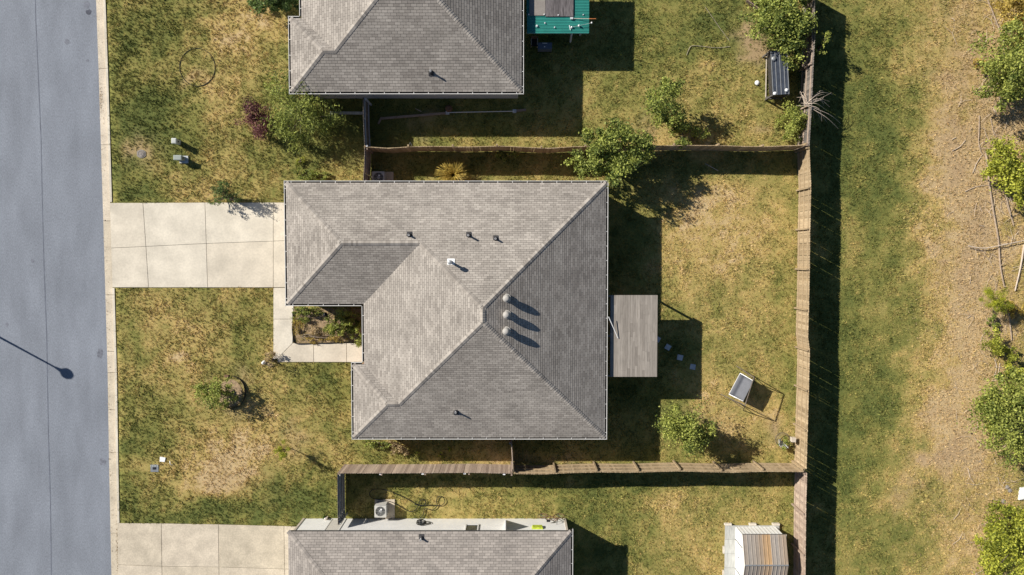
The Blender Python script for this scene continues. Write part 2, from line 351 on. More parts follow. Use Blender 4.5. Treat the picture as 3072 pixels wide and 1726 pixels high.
def ground():
    xs = np.concatenate([[-600, -200, -80], np.arange(-40, 40.01, .28), [80, 200, 600]])
    ys = np.concatenate([[-600, -200, -80], np.arange(-26, 24.01, .28), [80, 200, 600]])
    X, Y = np.meshgrid(xs, ys, indexing='ij'); nx, ny = X.shape
    kx = np.array([KX(v) for v in ys])[None, :]
    X = X.copy(); Z = np.where(X < kx, -0.22, 0.0) + np.where((X > kx) & (abs(X) < 41) & (abs(Y) < 27), (vnoise(X, Y, 1.1, 8) - .5) * .03 - .015, 0)
    for j in range(ny):
        i0 = int(np.argmax(X[:, j] > kx[0, j])); X[i0, j] = kx[0, j] - .02; Z[i0, j] = 0; X[i0 - 1, j] = kx[0, j] - .06
    v = np.stack([X, Y, Z], -1).reshape(-1, 3)
    i = np.arange(nx * ny).reshape(nx, ny)
    f = np.stack([i[:-1, :-1], i[1:, :-1], i[1:, 1:], i[:-1, 1:]], -1).reshape(-1, 4)
    me = bpy.data.meshes.new('ground'); me.from_pydata(v.tolist(), [], f.tolist())
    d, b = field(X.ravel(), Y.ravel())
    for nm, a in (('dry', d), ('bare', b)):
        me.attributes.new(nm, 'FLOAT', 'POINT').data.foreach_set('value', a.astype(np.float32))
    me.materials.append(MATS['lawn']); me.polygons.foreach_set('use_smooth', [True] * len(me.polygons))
    o = bpy.data.objects.new('ground', me); COL.objects.link(o); o['kind'] = 'structure'; ORG['ground'] = Vector((0, 0, 0)); return o
GROUND = ground()
NOGRASS = []                                    # plan outlines that carry no turf

# ------------------------------------------------------------------ road, gutter pan, kerb
def strip(line, off0, off1, z):
    mb = MB()
    for a, b in zip(line[:-1], line[1:]):
        mb.poly([(b.x + off0, b.y, z), (b.x + off1, b.y, z), (a.x + off1, a.y, z), (a.x + off0, a.y, z)])
    return mb
long_edge = [Vector((ROAD_E[0].x - .05, 300, 0))] + ROAD_E + [Vector((ROAD_E[-1].x, -300, 0))]
road = structure(strip(long_edge, -11.0, 0.03, -0.105), 'road', 'asphalt')
seam = Wl([(105, -60), (107, 60), (114, 214), (123, 420), (127, 620), (132, 800), (140, 1010), (145, 1300), (151, 1500), (155, 1800)], -0.1)
mb = MB()
for a, b in zip(seam[:-1], seam[1:]):
    k = 8
    for i in range(k):
        p = a.lerp(b, i / k); q = a.lerp(b, (i + 1) / k); w0 = .02 + .012 * random.random()
        mb.poly([(q.x - w0, q.y, -.101), (q.x + w0, q.y, -.101), (p.x + w0, p.y, -.101), (p.x - w0, p.y, -.101)])
mb.build('pavement_seam', 'asphalt_seam', road)
def blot(px, py, rx, ry, seed, z):
    rr = random.Random(seed); c = W(px, py, -.1)
    return [(c.x + math.cos(a) * rx / 50 * (.75 + .5 * rr.random()), c.y + math.sin(a) * ry / 50 * (.75 + .5 * rr.random()), z) for a in [2 * math.pi * k / 14 for k in range(14)]]
MB().poly(blot(266, 37, 9, 8, 1, -.100)).build('tar_stain', 'oil_stain', road)
mb = MB()
for i, (a, b, c, d) in enumerate([(260, 16, 9, 11), (263, 182, 5, 4), (308, 1385, 9, 13), (200, 125, 7, 9), (98, 783, 5, 6), (20, 975, 5, 7), (62, 1255, 2, 2), (300, 1060, 8, 16)]):
    mb.poly(blot(a, b, c, d, 20 + i, -.1005))
mb.build('faded_stain', 'dust_stain', road)
DRY0, DRY1 = W(335, 608).y, W(335, 863).y       # first driveway along the kerb
SDY = W(357, 1570).y
joints = [W(300, p, -.1).y for p in (-40, 206, 435, 663, 885, 1055, 1118, 1230, 1357, 1600, 1790)]
for a, b in zip(joints[:-1], joints[1:]):
    ya, yb = a - .012, b + .012
    xa, xb = xat(ROAD_E, ya), xat(ROAD_E, yb); z = -.10
    t = random.random()
    mb = MB(); mb.mesh([(xb, yb, z - .15), (xb + .46, yb, z - .15), (xa + .46, ya, z - .15), (xa, ya, z - .15), (xb, yb, z), (xb + .46, yb, z + .02), (xa + .46, ya, z + .02), (xa, ya, z)],
                       [(4, 5, 6, 7), (0, 4, 7, 3), (1, 2, 6, 5), (0, 1, 5, 4), (3, 7, 6, 2)], t)
    mb.build('gutter_slab', 'concrete_old', road)
kerb = bpy.data.objects.new('kerb', None); COL.objects.link(kerb); kerb['kind'] = 'structure'; ORG['kerb'] = Vector((0, 0, 0))
ks = [W(300, p, 0).y for p in (-40, 206, 435)] + [DRY0 + .02]
ks2 = [DRY1 - .02] + [W(300, p, 0).y for p in (885, 1118, 1357)] + [SDY + .02]
for seq in (ks, ks2):
    for a, b in zip(seq[:-1], seq[1:]):
        ya, yb = a - .01, b + .01; xa, xb = xat(ROAD_E, ya) + .465, xat(ROAD_E, yb) + .465
        mb = MB(); h = .035
        mb.mesh([(xb, yb, -.3), (xb + .17, yb, -.3), (xa + .17, ya, -.3), (xa, ya, -.3), (xb + .03, yb, h), (xb + .16, yb, h), (xa + .16, ya, h), (xa + .03, ya, h)],
                [(4, 5, 6, 7), (0, 4, 7, 3), (1, 2, 6, 5), (0, 1, 5, 4), (3, 7, 6, 2)], .4 + .6 * random.random())
        mb.build('kerb_stone', 'concrete', kerb)

# ------------------------------------------------------------------ driveways and walk: one slab per cast panel
def slabs(name, quads, m, z=.03, gap=.009):
    o = bpy.data.objects.new(name, None); COL.objects.link(o); o['kind'] = 'structure'; ORG[o.name] = Vector((0, 0, 0))
    bed = MB()
    for q in quads:
        p = ccw([tuple(W(a, b, z)[:2]) for a, b in q]); NOGRASS.append(p)
        bed.prism(shrink(p, -.005), -.2, z - .022)
        i = shrink(p, gap); j = shrink(p, gap + .012); n = len(i); t = random.random()
        mb = MB(); vs = [(x, y, -.15) for x, y in i] + [(x, y, z - .008) for x, y in i] + [(x, y, z) for x, y in j]
        fs = [tuple(range(2 * n, 3 * n))] + [(k, (k + 1) % n, n + (k + 1) % n, n + k) for k in range(n)] + [(n + k, n + (k + 1) % n, 2 * n + (k + 1) % n, 2 * n + k) for k in range(n)]
        mb.mesh(vs, fs, t); mb.build('slab', m, o)
    bed.build('joint_bed', 'joint_soil', o); return o
slabs('driveway', [
    [(329, 609), (429, 609), (438, 740), (333, 745)], [(333, 745), (438, 740), (446, 863), (337, 863)],
    [(429, 609), (615, 608), (619, 731), (438, 740)], [(438, 740), (619, 731), (623, 863), (446, 863)],
    [(615, 608), (820, 608), (820, 724), (619, 731)], [(619, 731), (820, 724), (820, 863), (623, 863)],
    [(820, 608), (872, 608), (872, 722), (820, 724)], [(820, 724), (872, 722), (872, 863), (820, 863)]], 'concrete')
slabs('path', [[(820, 864), (882, 864), (880, 958), (820, 958)], [(820, 958), (880, 958), (878, 1030), (832, 1076), (820, 1080)],
               [(878, 1030), (941, 1031), (941, 1087), (833, 1087), (832, 1076)], [(941, 1031), (1040, 1030), (1040, 1087), (941, 1087)], [(1040, 1030), (1108, 1030), (1108, 1087), (1040, 1087)]], 'concrete')
slabs('driveway', [[(352, 1570), (484, 1571), (486, 1700), (354, 1695)], [(354, 1695), (486, 1700), (488, 1850), (358, 1850)],
                   [(484, 1571), (655, 1574), (657, 1702), (486, 1700)], [(486, 1700), (657, 1702), (659, 1850), (488, 1850)],
                   [(655, 1574), (852, 1579), (854, 1708), (657, 1702)], [(657, 1702), (854, 1708), (856, 1850), (659, 1850)],
                   [(852, 1579), (895, 1580), (897, 1709), (854, 1708)], [(854, 1708), (897, 1709), (899, 1850), (856, 1850)]], 'concrete_old')

# ------------------------------------------------------------------ houses
def clip(poly, h):
    a, b, c = h; out = []; n = len(poly)
    for i in range(n):
        p, q = poly[i], poly[(i + 1) % n]; dp = a * p[0] + b * p[1] + c; dq = a * q[0] + b * q[1] + c
        if dp >= 0: out.append(p)
        if (dp >= 0) != (dq >= 0):
            t = dp / (dp - dq); out.append((p[0] + (q[0] - p[0]) * t, p[1] + (q[1] - p[1]) * t))
    return out
def area(p): return abs(sum(p[i][0] * p[(i + 1) % len(p)][1] - p[(i + 1) % len(p)][0] * p[i][1] for i in range(len(p)))) / 2 if len(p) > 2 else 0
def sides(r): x0, x1, y0, y1 = r; return {'W': (1, 0, -x0), 'E': (-1, 0, x1), 'S': (0, 1, -y0), 'N': (0, -1, y1)}
def val(h, x, y): return h[0] * x + h[1] * y + h[2]
class Roof:
    def __init__(s, rects, ze, p): s.rects, s.ze, s.p = rects, ze, p
    def h(s, x, y): return s.ze + s.p * max(min(val(d, x, y) for d in sides(r).values()) for r in s.rects)
    def pieces(s):
        out = []
        for i, r in enumerate(s.rects):
            sd = sides(r); x0, x1, y0, y1 = r
            for k, h in sd.items():
                cur = [(x0, y0), (x1, y0), (x1, y1), (x0, y1)]
                for k2, h2 in sd.items():
                    if k2 != k: cur = clip(cur, tuple(b - a for a, b in zip(h, h2)))
                if area(cur) < 1e-3: continue
                ps = [cur]
                for j, r2 in enumerate(s.rects):
                    if j == i: continue
                    eps = -1e-3 if j < i else 1e-3; new = []
                    for p in ps:
                        rest = p
                        for h2 in sides(r2).values():
                            g = tuple(b - a for a, b in zip(h, h2)); g = (g[0], g[1], g[2] - eps)
                            o = clip(rest, tuple(-c for c in g))
                            if area(o) > 1e-3: new.append(o)
                            rest = clip(rest, g)
                            if area(rest) < 1e-3: break
                    ps = new
                out += [(k, h, q) for q in (tidy(ccw(p)) for p in ps) if len(q) > 2 and area(q) > 2e-3]
        return out
def tidy(p):
    q = []
    for v in p:
        if not q or (abs(v[0] - q[-1][0]) + abs(v[1] - q[-1][1])) > .006: q.append(v)
    while len(q) > 2 and abs(q[0][0] - q[-1][0]) + abs(q[0][1] - q[-1][1]) <= .006: q.pop()
    n = len(q)
    return [q[i] for i in range(n) if abs((q[i][0] - q[i - 1][0]) * (q[(i + 1) % n][1] - q[i][1]) - (q[i][1] - q[i - 1][1]) * (q[(i + 1) % n][0] - q[i][0])) > 1e-5]
OUT = {'W': (-1, 0), 'E': (1, 0), 'S': (0, -1), 'N': (0, 1)}
def hashf(*a):
    return random.Random(str(a)).random()
def house(name, label, outl, rects, base, roofmat, expo, tabw, gut, wallmat, pitch=0.42, seed=0, view=None):
    root = thing(name, label, 'house', base)
    rf = Roof(rects, EZ, pitch); eave = shrink(outl, .13)
    roof = MB()
    ps = rf.pieces()
    for k, h, p in ps: roof.poly([(x, y, EZ + pitch * val(h, x, y) - .002) for x, y in p])
    e2 = ccw(eave)
    for i in range(len(e2)):                                       # fascia under the eave
        a, b = e2[i], e2[(i + 1) % len(e2)]
        roof.poly([(a[0], a[1], EZ - .2), (b[0], b[1], EZ - .2), (b[0], b[1], EZ - .002), (a[0], a[1], EZ - .002)])
    roof = roof.build('roof', 'felt', root)
    MB().poly([(x, y, EZ - .19) for x, y in reversed(e2)]).build('soffit', 'soffit', root)
    # shingles
    tabs = []
    for k, h, p in ps:
        along = 1 if k in 'WE' else 0
        us = [val(h, x, y) for x, y in p]; vs_ = [q[along] for q in p]
        hp = []
        for i in range(len(p)):
            a, b = p[i], p[(i + 1) % len(p)]; n = (-(b[1] - a[1]), b[0] - a[0]); hp.append((n[0], n[1], -(n[0] * a[0] + n[1] * a[1])))
        for r in range(int(math.floor(min(us) / expo)), int(math.ceil(max(us) / expo)) + 1):
            u0, u1 = r * expo, (r + 1) * expo; off = (r % 2) * tabw * .5 + tabw * .13 * hashf(seed, k, r)
            for c in range(int(math.floor((min(vs_) - off) / tabw)) - 1, int(math.ceil((max(vs_) - off) / tabw)) + 1):
                v0, v1 = c * tabw + off + .006, (c + 1) * tabw + off - .006
                def xy(u, v):
                    if k == 'W': return (u - h[2], v)
                    if k == 'E': return (h[2] - u, v)
                    if k == 'S': return (v, u - h[2])
                    return (v, h[2] - u)
                u1t = u1 - .013
                q = ccw([xy(u0, v0), xy(u0, v1), xy(u1t, v1), xy(u1t, v0)])
                full = all(g[0] * x + g[1] * y + g[2] >= 0 for g in hp for x, y in q)
                if not full:
                    for g in hp:
                        q = clip(q, g)
                        if len(q) < 3: break
                    if area(q) < 2e-4: continue
                cx, cy = xy((u0 + u1) / 2, (v0 + v1) / 2)
                if view and not view(cx, cy): continue
                pair = hashf(seed, k, r, c // 3)
                t = .34 + .40 * hashf(seed, k, r, c) + .14 * (pair - .5) + .22 * (float(vnoise(cx, cy, 2.2, 30 + seed)) - .5) + .14 * (float(vnoise(cx * (1 if along else .25), cy * (.25 if along else 1), .3, 40 + seed)) - .5)
                tabs.append((k, h, u0, q, full, min(max(t, 0), 1), cx, cy))
    fulls = sorted([i for i, t in enumerate(tabs) if t[4]], key=lambda i: -rf.h(tabs[i][6], tabs[i][7]))
    single = set(fulls[:300]); rest = MB(); cache = {}
    def tabmesh(mb, k, h, u0, q, t, ox=0, oy=0, oz=0):
        n = len(q); top = []; bot = []
        for x, y in q:
            u = val(h, x, y); z = EZ + pitch * u; th = .010 - .007 * (u - u0) / expo
            top.append((x - ox, y - oy, z + th - oz)); bot.append((x - ox, y - oy, z - .001 - oz))
        mb.mesh(top + bot, [tuple(range(n))] + [(i, n + i, n + (i + 1) % n, (i + 1) % n) for i in range(n)], t)
    for i, (k, h, u0, q, full, t, cx, cy) in enumerate(tabs):
        if i in single:
            key = (k, int(t * 7.99))
            cz = EZ + pitch * val(h, cx, cy)
            if key not in cache:
                m1 = MB(); tabmesh(m1, k, h, u0, q, (key[1] + .5) / 8, cx, cy, cz); cache[key] = m1.data('shingle', roofmat)
            piece('shingle', cache[key], roof, (cx, cy, cz))
        else: tabmesh(rest, k, h, u0, q, t)
    rest.build('shingle_courses', roofmat, roof, 'stuff')
    # hip and ridge caps
    segs = []
    for x0, x1, y0, y1 in rects:
        hw = min(x1 - x0, y1 - y0) / 2
        if x1 - x0 >= y1 - y0: a = (x0 + hw, (y0 + y1) / 2); b = (x1 - hw, (y0 + y1) / 2); c4 = [((x0, y0), a), ((x0, y1), a), ((x1, y0), b), ((x1, y1), b)]
        else: a = ((x0 + x1) / 2, y0 + hw); b = ((x0 + x1) / 2, y1 - hw); c4 = [((x0, y0), a), ((x1, y0), a), ((x0, y1), b), ((x1, y1), b)]
        segs += c4 + [(a, b)]
        rt = rects.index((x0, x1, y0, y1))
    ncap = 0; spare = MB()
    for si, (a, b) in enumerate(segs):
        a = Vector(a); b = Vector(b); L = (b - a).length
        if L < .2: continue
        d = (b - a) / L; nrm = Vector((-d.y, d.x)); ce = .135; cw = .14; me = None
        for j in range(int(L / ce)):
            c = a + d * (j + .5) * ce; z = rf.h(c.x, c.y)
            tent = EZ + pitch * min(val(q, c.x, c.y) for q in sides(rects[si // 5]).values())
            zl, zr = rf.h(*(c + nrm * .12)), rf.h(*(c - nrm * .12))
            if z > tent + .012 or zl > z - .005 or zr > z - .005: continue
            if view and not view(c.x, c.y): continue
            m1 = MB(); f = c - d * ce * .58; g = c + d * ce * .5; V = []
            for p, lift in ((f, .028), (g, .015)):
                for s_ in (1, 0, -1):
                    e = p + nrm * s_ * cw; V.append((e.x, e.y, tent + (rf.h(*(c + nrm * s_ * cw)) - z) + (p - c).dot(d) * (pitch / math.sqrt(2) if si % 5 < 4 else 0) + lift + (.012 if s_ == 0 else 0)))
            lo = [(x, y, zz - .045) for x, y, zz in V[:3]]
            tt = .25 + .6 * hashf(seed, si, j)
            ol = Vector((c.x, c.y, tent)) if ncap < 300 else Vector((0, 0, 0))
            tgt = m1 if ncap < 300 else spare
            tgt.mesh([Vector(p) - ol for p in V + lo], [(0, 3, 4, 1), (1, 4, 5, 2), (0, 1, 7, 6), (1, 2, 8, 7)], tt)
            if ncap < 300:
                piece('ridge_cap', m1.data('ridge_cap', roofmat), roof, ol)
            ncap += 1
    if spare.v: spare.build('ridge_caps', roofmat, roof, 'stuff')
    # gutters
    n = len(outl); o = ccw(outl)
    for i in range(n):
        if i not in gut: continue
        a = Vector(o[i]); b = Vector(o[(i + 1) % n]); d = (b - a).normalized(); q = Vector((-d.y, d.x)); L = (b - a).length
        convex_a = True
        lip = MB(); bed = MB()
        def bar(mb, o0, o1, z0, z1, e0=0.0, e1=0.0):
            p = [a + q * o0 + d * e0, b + q * o0 - d * e1, b + q * o1 - d * e1, a + q * o1 + d * e0]; mb.prism([(v.x, v.y) for v in p], z0, z1)
        bar(lip, 0.01, .040, EZ - .09, EZ - .01)
        g = lip.build('gutter', 'white_trim', root)
        bar(bed, .044, .16, EZ - .10, EZ - .075, .02, .02); bed.build('trough', 'gutter_bed', g)
        ns = int(L / .80); me = None
        for j in range(ns):
            c = a + d * ((j + .5) * L / ns)
            m1 = MB()
            p = [c + d * s0 + q * s1 for s0, s1 in ((-.016, .043), (.016, .043), (.016, .135), (-.016, .135))]
            m1.prism([(v.x - c.x, v.y - c.y) for v in p], -.012, .0)
            if me is None: me = m1.data('strap', 'white_trim')
            piece('strap', me, g, (c.x, c.y, EZ - .012))
    # walls
    wl = [tuple(v) for v in inset(o, .31)]; NOGRASS.append(wl)
    mb = MB()
    for i in range(len(wl)):
        a, b = wl[i], wl[(i + 1) % len(wl)]
        mb.poly([(a[0], a[1], -.1), (b[0], b[1], -.1), (b[0], b[1], EZ - .19), (a[0], a[1], EZ - .19)])
    mb.build('wall', wallmat, root)
    return root, rf, wl
def on_wall(root, name, m, a, b, s0, s1, z0, z1, proud=.03, parts=()):
    """panel on the wall a->b (ccw outline) from s0 to s1 metres along it"""
    a = Vector(a); b = Vector(b); d = (b - a).normalized(); q = Vector((d.y, -d.x))
    def pr(mb, u0, u1, w0, w1, o0, o1):
        p = [a + d * u0 + q * o0, a + d * u1 + q * o0, a + d * u1 + q * o1, a + d * u0 + q * o1]; mb.prism([tuple(v) for v in reversed(p)] if False else ccw([tuple(v) for v in p]), w0, w1)
    mb = MB(); fr = .07
    pr(mb, s0, s1, z0, z0 + fr, .004, proud); pr(mb, s0, s1, z1 - fr, z1, .004, proud); pr(mb, s0, s0 + fr, z0 + fr, z1 - fr, .004, proud); pr(mb, s1 - fr, s1, z0 + fr, z1 - fr, .004, proud)
    o = mb.build(name, 'white_trim', root)
    mb = MB(); pr(mb, s0 + fr, s1 - fr, z0 + fr, z1 - fr, .003, proud * .4); mb.build('pane' if name == 'window' else 'door_leaf', m, o)
    return o
# --- middle house
def rect_px(a, b): p = W(*a, EZ); q = W(*b, EZ); return (p.x + .13, q.x - .13, q.y + .13, p.y - .13)
M = shrink(MAIN, .13); mx = sorted(set(round(p[0], 4) for p in M)); my = sorted(set(round(p[1], 4) for p in M))
xW, xC, xA, xE = mx[0], mx[1], mx[2], mx[3]; yS, yC, yG, yN = my[0], my[1], my[2], my[3]
rA = (xA, xE, yS, yN); rB = (xW, xA + 10.5, yG, yN); rC = (xC, xA + 9.0, yS, yC)
no_g = []
mainh, mroof, mwall = house('hip_roof_house', 'single storey house with grey shingle hip roof carrying three round turbine vents', MAIN, [rA, rB, rC], (xA, yS, 0), 'shingle', .121, .305, set(range(8)), 'brick_wall', seed=1)
# --- neighbour across the north fence
N = shrink(NORTH, .13); nx_ = sorted(set(round(p[0], 4) for p in N)); ny_ = sorted(set(round(p[1], 4) for p in N))
inv = lambda x, y: -22 < y < 17.5
northh, nroof, nwall = house('hip_roof_house', 'grey shingle house with green metal patio roof attached to its back wall', NORTH, [(nx_[1], nx_[2], ny_[0], ny_[0] + 13.6), (nx_[0], nx_[1] + 8.0, ny_[0], ny_[1])], (nx_[1], ny_[0], 0), 'shingle', .142, .31, {0, 1, 2, 3, 4, 5}, 'siding_grey', seed=2, view=inv)
# --- neighbour across the south fence
So = shrink(SOUTH, .13); sx_ = sorted(set(round(p[0], 4) for p in So)); sy_ = sorted(set(round(p[1], 4) for p in So))
so_c = ccw(SOUTH); east_i = max(range(4), key=lambda i: so_c[i][0] + so_c[(i + 1) % 4][0])
southh, sroof, swall = house('hip_roof_house', 'white walled house with grey shingle roof and a coiled hose on its wall', SOUTH, [(sx_[0], sx_[1], sy_[0], sy_[1])], (sx_[0], sy_[1], 0), 'shingle_south', .135, .31, {east_i}, 'siding', seed=3, view=inv)

# openings in the walls
def edges(p): return [(p[i], p[(i + 1) % len(p)]) for i in range(len(p))]
def edge_by(p, f): return max(edges(p), key=f)
for hs, wl in ((mainh, mwall), (northh, nwall)):
    e = edge_by(wl, lambda s: (s[0][0] + s[1][0]) + .05 * Vector((s[1][0] - s[0][0], s[1][1] - s[0][1])).length)
    L = (Vector(e[1]) - Vector(e[0])).length
    for f in (.2, .45, .78): on_wall(hs, 'window', 'glass', *e, L * f - .6, L * f + .6, .9, 2.1)
    e = edge_by(wl, lambda s: -(s[0][1] + s[1][1]) + .05 * abs(s[1][0] - s[0][0])); L = (Vector(e[1]) - Vector(e[0])).length
    for f in (.3, .65): on_wall(hs, 'window', 'glass', *e, L * f - .5, L * f + .5, 1.0, 2.1)
e = edge_by(mwall, lambda s: -(s[0][0] + s[1][0])); L = (Vector(e[1]) - Vector(e[0])).length
on_wall(mainh, 'garage_door', 'door_paint', *e, L * .5 - 2.45, L * .5 + 2.45, .02, 2.15)
e = edge_by(swall, lambda s: s[0][1] + s[1][1]); EN = e; LN = (Vector(e[1]) - Vector(e[0])).length
wy = e[0][1]
def wall_px(px, py):
    """where the pixel's sight line meets the white wall"""
    z = 0.0
    for _ in range(60):
        p = W(px, py, z)
        if p.y <= wy: break
        z += .05
    for zz in np.arange(0, 2.6, .01):
        p = W(px, py, zz)
        if abs(p.y - wy) < .02: return p
    return W(px, py, z)
wp0, wp1 = wall_px(1397, 1574), wall_px(1437, 1574)
s0 = e[0][0] - wp1.x; s1 = e[0][0] - wp0.x
on_wall(southh, 'window', 'glass', *e, s0, s1, wp0.z + .1, 2.2, .06)
on_wall(southh, 'door', 'door_paint', *e, LN - 2.6, LN - 1.7, .02, 2.1)
# corner boards of the white wall
for xx in (e[0][0], e[1][0]):
    MB().box(xx - .06, xx + .06, wy - .02, wy + .035, -.05, EZ - .2).build('corner_board', 'pale_wood', southh)
# a bracket whose triangle shades the wall
bx = wall_px(1517, 1562).x
mb = MB(); mb.mesh([(bx - .03, wy + .004, .25), (bx + .03, wy + .004, .25), (bx - .03, wy + .004, 2.3), (bx + .03, wy + .004, 2.3), (bx - .03, wy + .75, 2.3), (bx + .03, wy + .75, 2.3)],
                   [(0, 2, 4), (1, 5, 3), (0, 1, 3, 2), (2, 3, 5, 4), (0, 4, 5, 1)]); mb.build('wall_bracket', 'white_trim', southh)

# roof fittings
def slope_n(rf, x, y):
    e = .05; gx = (rf.h(x + e, y) - rf.h(x - e, y)) / (2 * e); gy = (rf.h(x, y + e) - rf.h(x, y - e)) / (2 * e)
    return Vector((-gx, -gy, 1)).normalized()
def roof_pt(rf, px, py):
    z = 4.0
    for _ in range(30): p = W(px, py, z); z = rf.h(p.x, p.y)
    return W(px, py, z)
def plumbing(root, rf, px, py, h, dk='lead'):
    c = roof_pt(rf, px, py); n = slope_n(rf, c.x, c.y); up = Vector((-n.x, -n.y, 0)); up = up.normalized() if up.length > .01 else Vector((0, 1, 0))
    side = up.cross(n).normalized(); u3 = n.cross(side).normalized() * -1
    mb = MB(); cc = c + n * .035; fl = [cc + side * a + u3 * b for a, b in ((-.14, -.06), (.14, -.06), (.14, .2), (-.14, .2))]
    lo = [p - n * .03 for p in fl]; mb.mesh(fl + lo, [(0, 1, 2, 3), (0, 4, 5, 1), (1, 5, 6, 2), (2, 6, 7, 3), (3, 7, 4, 0)])
    mb.lathe(c, [(.13, .0), (.12, .06), (.075, .12), (.06, .15)], 14)
    o = mb.build('plumbing_vent', dk, root)
    MB().lathe(c, [(.05, -.02), (.05, h), (.035, h), (.035, h - .06)], 12).build('pipe', 'pvc', o)
plumbing(mainh, mroof, 1228, 706, .32); plumbing(mainh, mroof, 1406, 707, .52); plumbing(mainh, mroof, 1487, 717, .36); plumbing(mainh, mroof, 1368, 1235, .38)
plumbing(northh, nroof, 1293, 217, .38); plumbing(southh, sroof, 1264, 1614, .36)
def flue(root, rf, px, py):
    c = roof_pt(rf, px, py); n = slope_n(rf, c.x, c.y)
    q = Vector((0, 0, 1)).rotation_difference(n).to_matrix()
    mb = MB(); vs = [c + n * .03 + q @ Vector((a, b, 0)) for a, b in ((-.2, -.16), (.2, -.16), (.2, .2), (-.2, .2))]; lo = [p - n * .03 for p in vs]
    mb.mesh(vs + lo, [(0, 1, 2, 3), (0, 4, 5, 1), (1, 5, 6, 2), (2, 6, 7, 3), (3, 7, 4, 0)])
    o = mb.build('flue', 'white_paint', root)
    MB().lathe(c, [(.11, -.03), (.085, .1), (.07, .12), (.07, .62)], 14).build('pipe', 'galv', o)
    MB().lathe(c, [(.12, .60), (.12, .78), (.10, .82), (.03, .84)], 14).build('cap', 'galv', o)
flue(mainh, mroof, 1353, 787)
for i, (px, py) in enumerate([(1521, 893), (1521, 942), (1520, 991)]):
    c = roof_pt(mroof, px - 1, py + 2); c.z = mroof.h(c.x, c.y)
    mb = MB(); n = slope_n(mroof, c.x, c.y)
    mb.lathe(c, [(.24, -.02), (.24, .03), (.165, .06), (.165, .20)], 20)
    o = mb.build('turbine_vent', 'vent_grey', mainh)
    mb = MB(); NF = 22
    for k in range(NF):                                               # curved turbine fins
        a0 = 2 * math.pi * k / NF; prof = [(.17, .19), (.205, .25), (.215, .32), (.19, .39), (.13, .435)]
        vs = []
        for r, hh in prof:
            for da in (0, .36): vs.append(c + Vector((r * (1 - .06 * (da == 0)) * math.cos(a0 + da), r * (1 - .06 * (da == 0)) * math.sin(a0 + da), hh)))
        mb.mesh(vs, [(2 * j, 2 * j + 1, 2 * j + 3, 2 * j + 2) for j in range(4)])
    mb.build('fin_cage', 'vent_grey', o)
    MB().lathe(c, [(.02, .42), (.15, .425), (.145, .445), (.09, .475), (.02, .485)], 20).build('cap', 'vent_grey', o, smooth=True)
    MB().lathe(c, [(.165, .18), (.17, .3), (.12, .42)], 16).build('core', 'ac_dark', o)
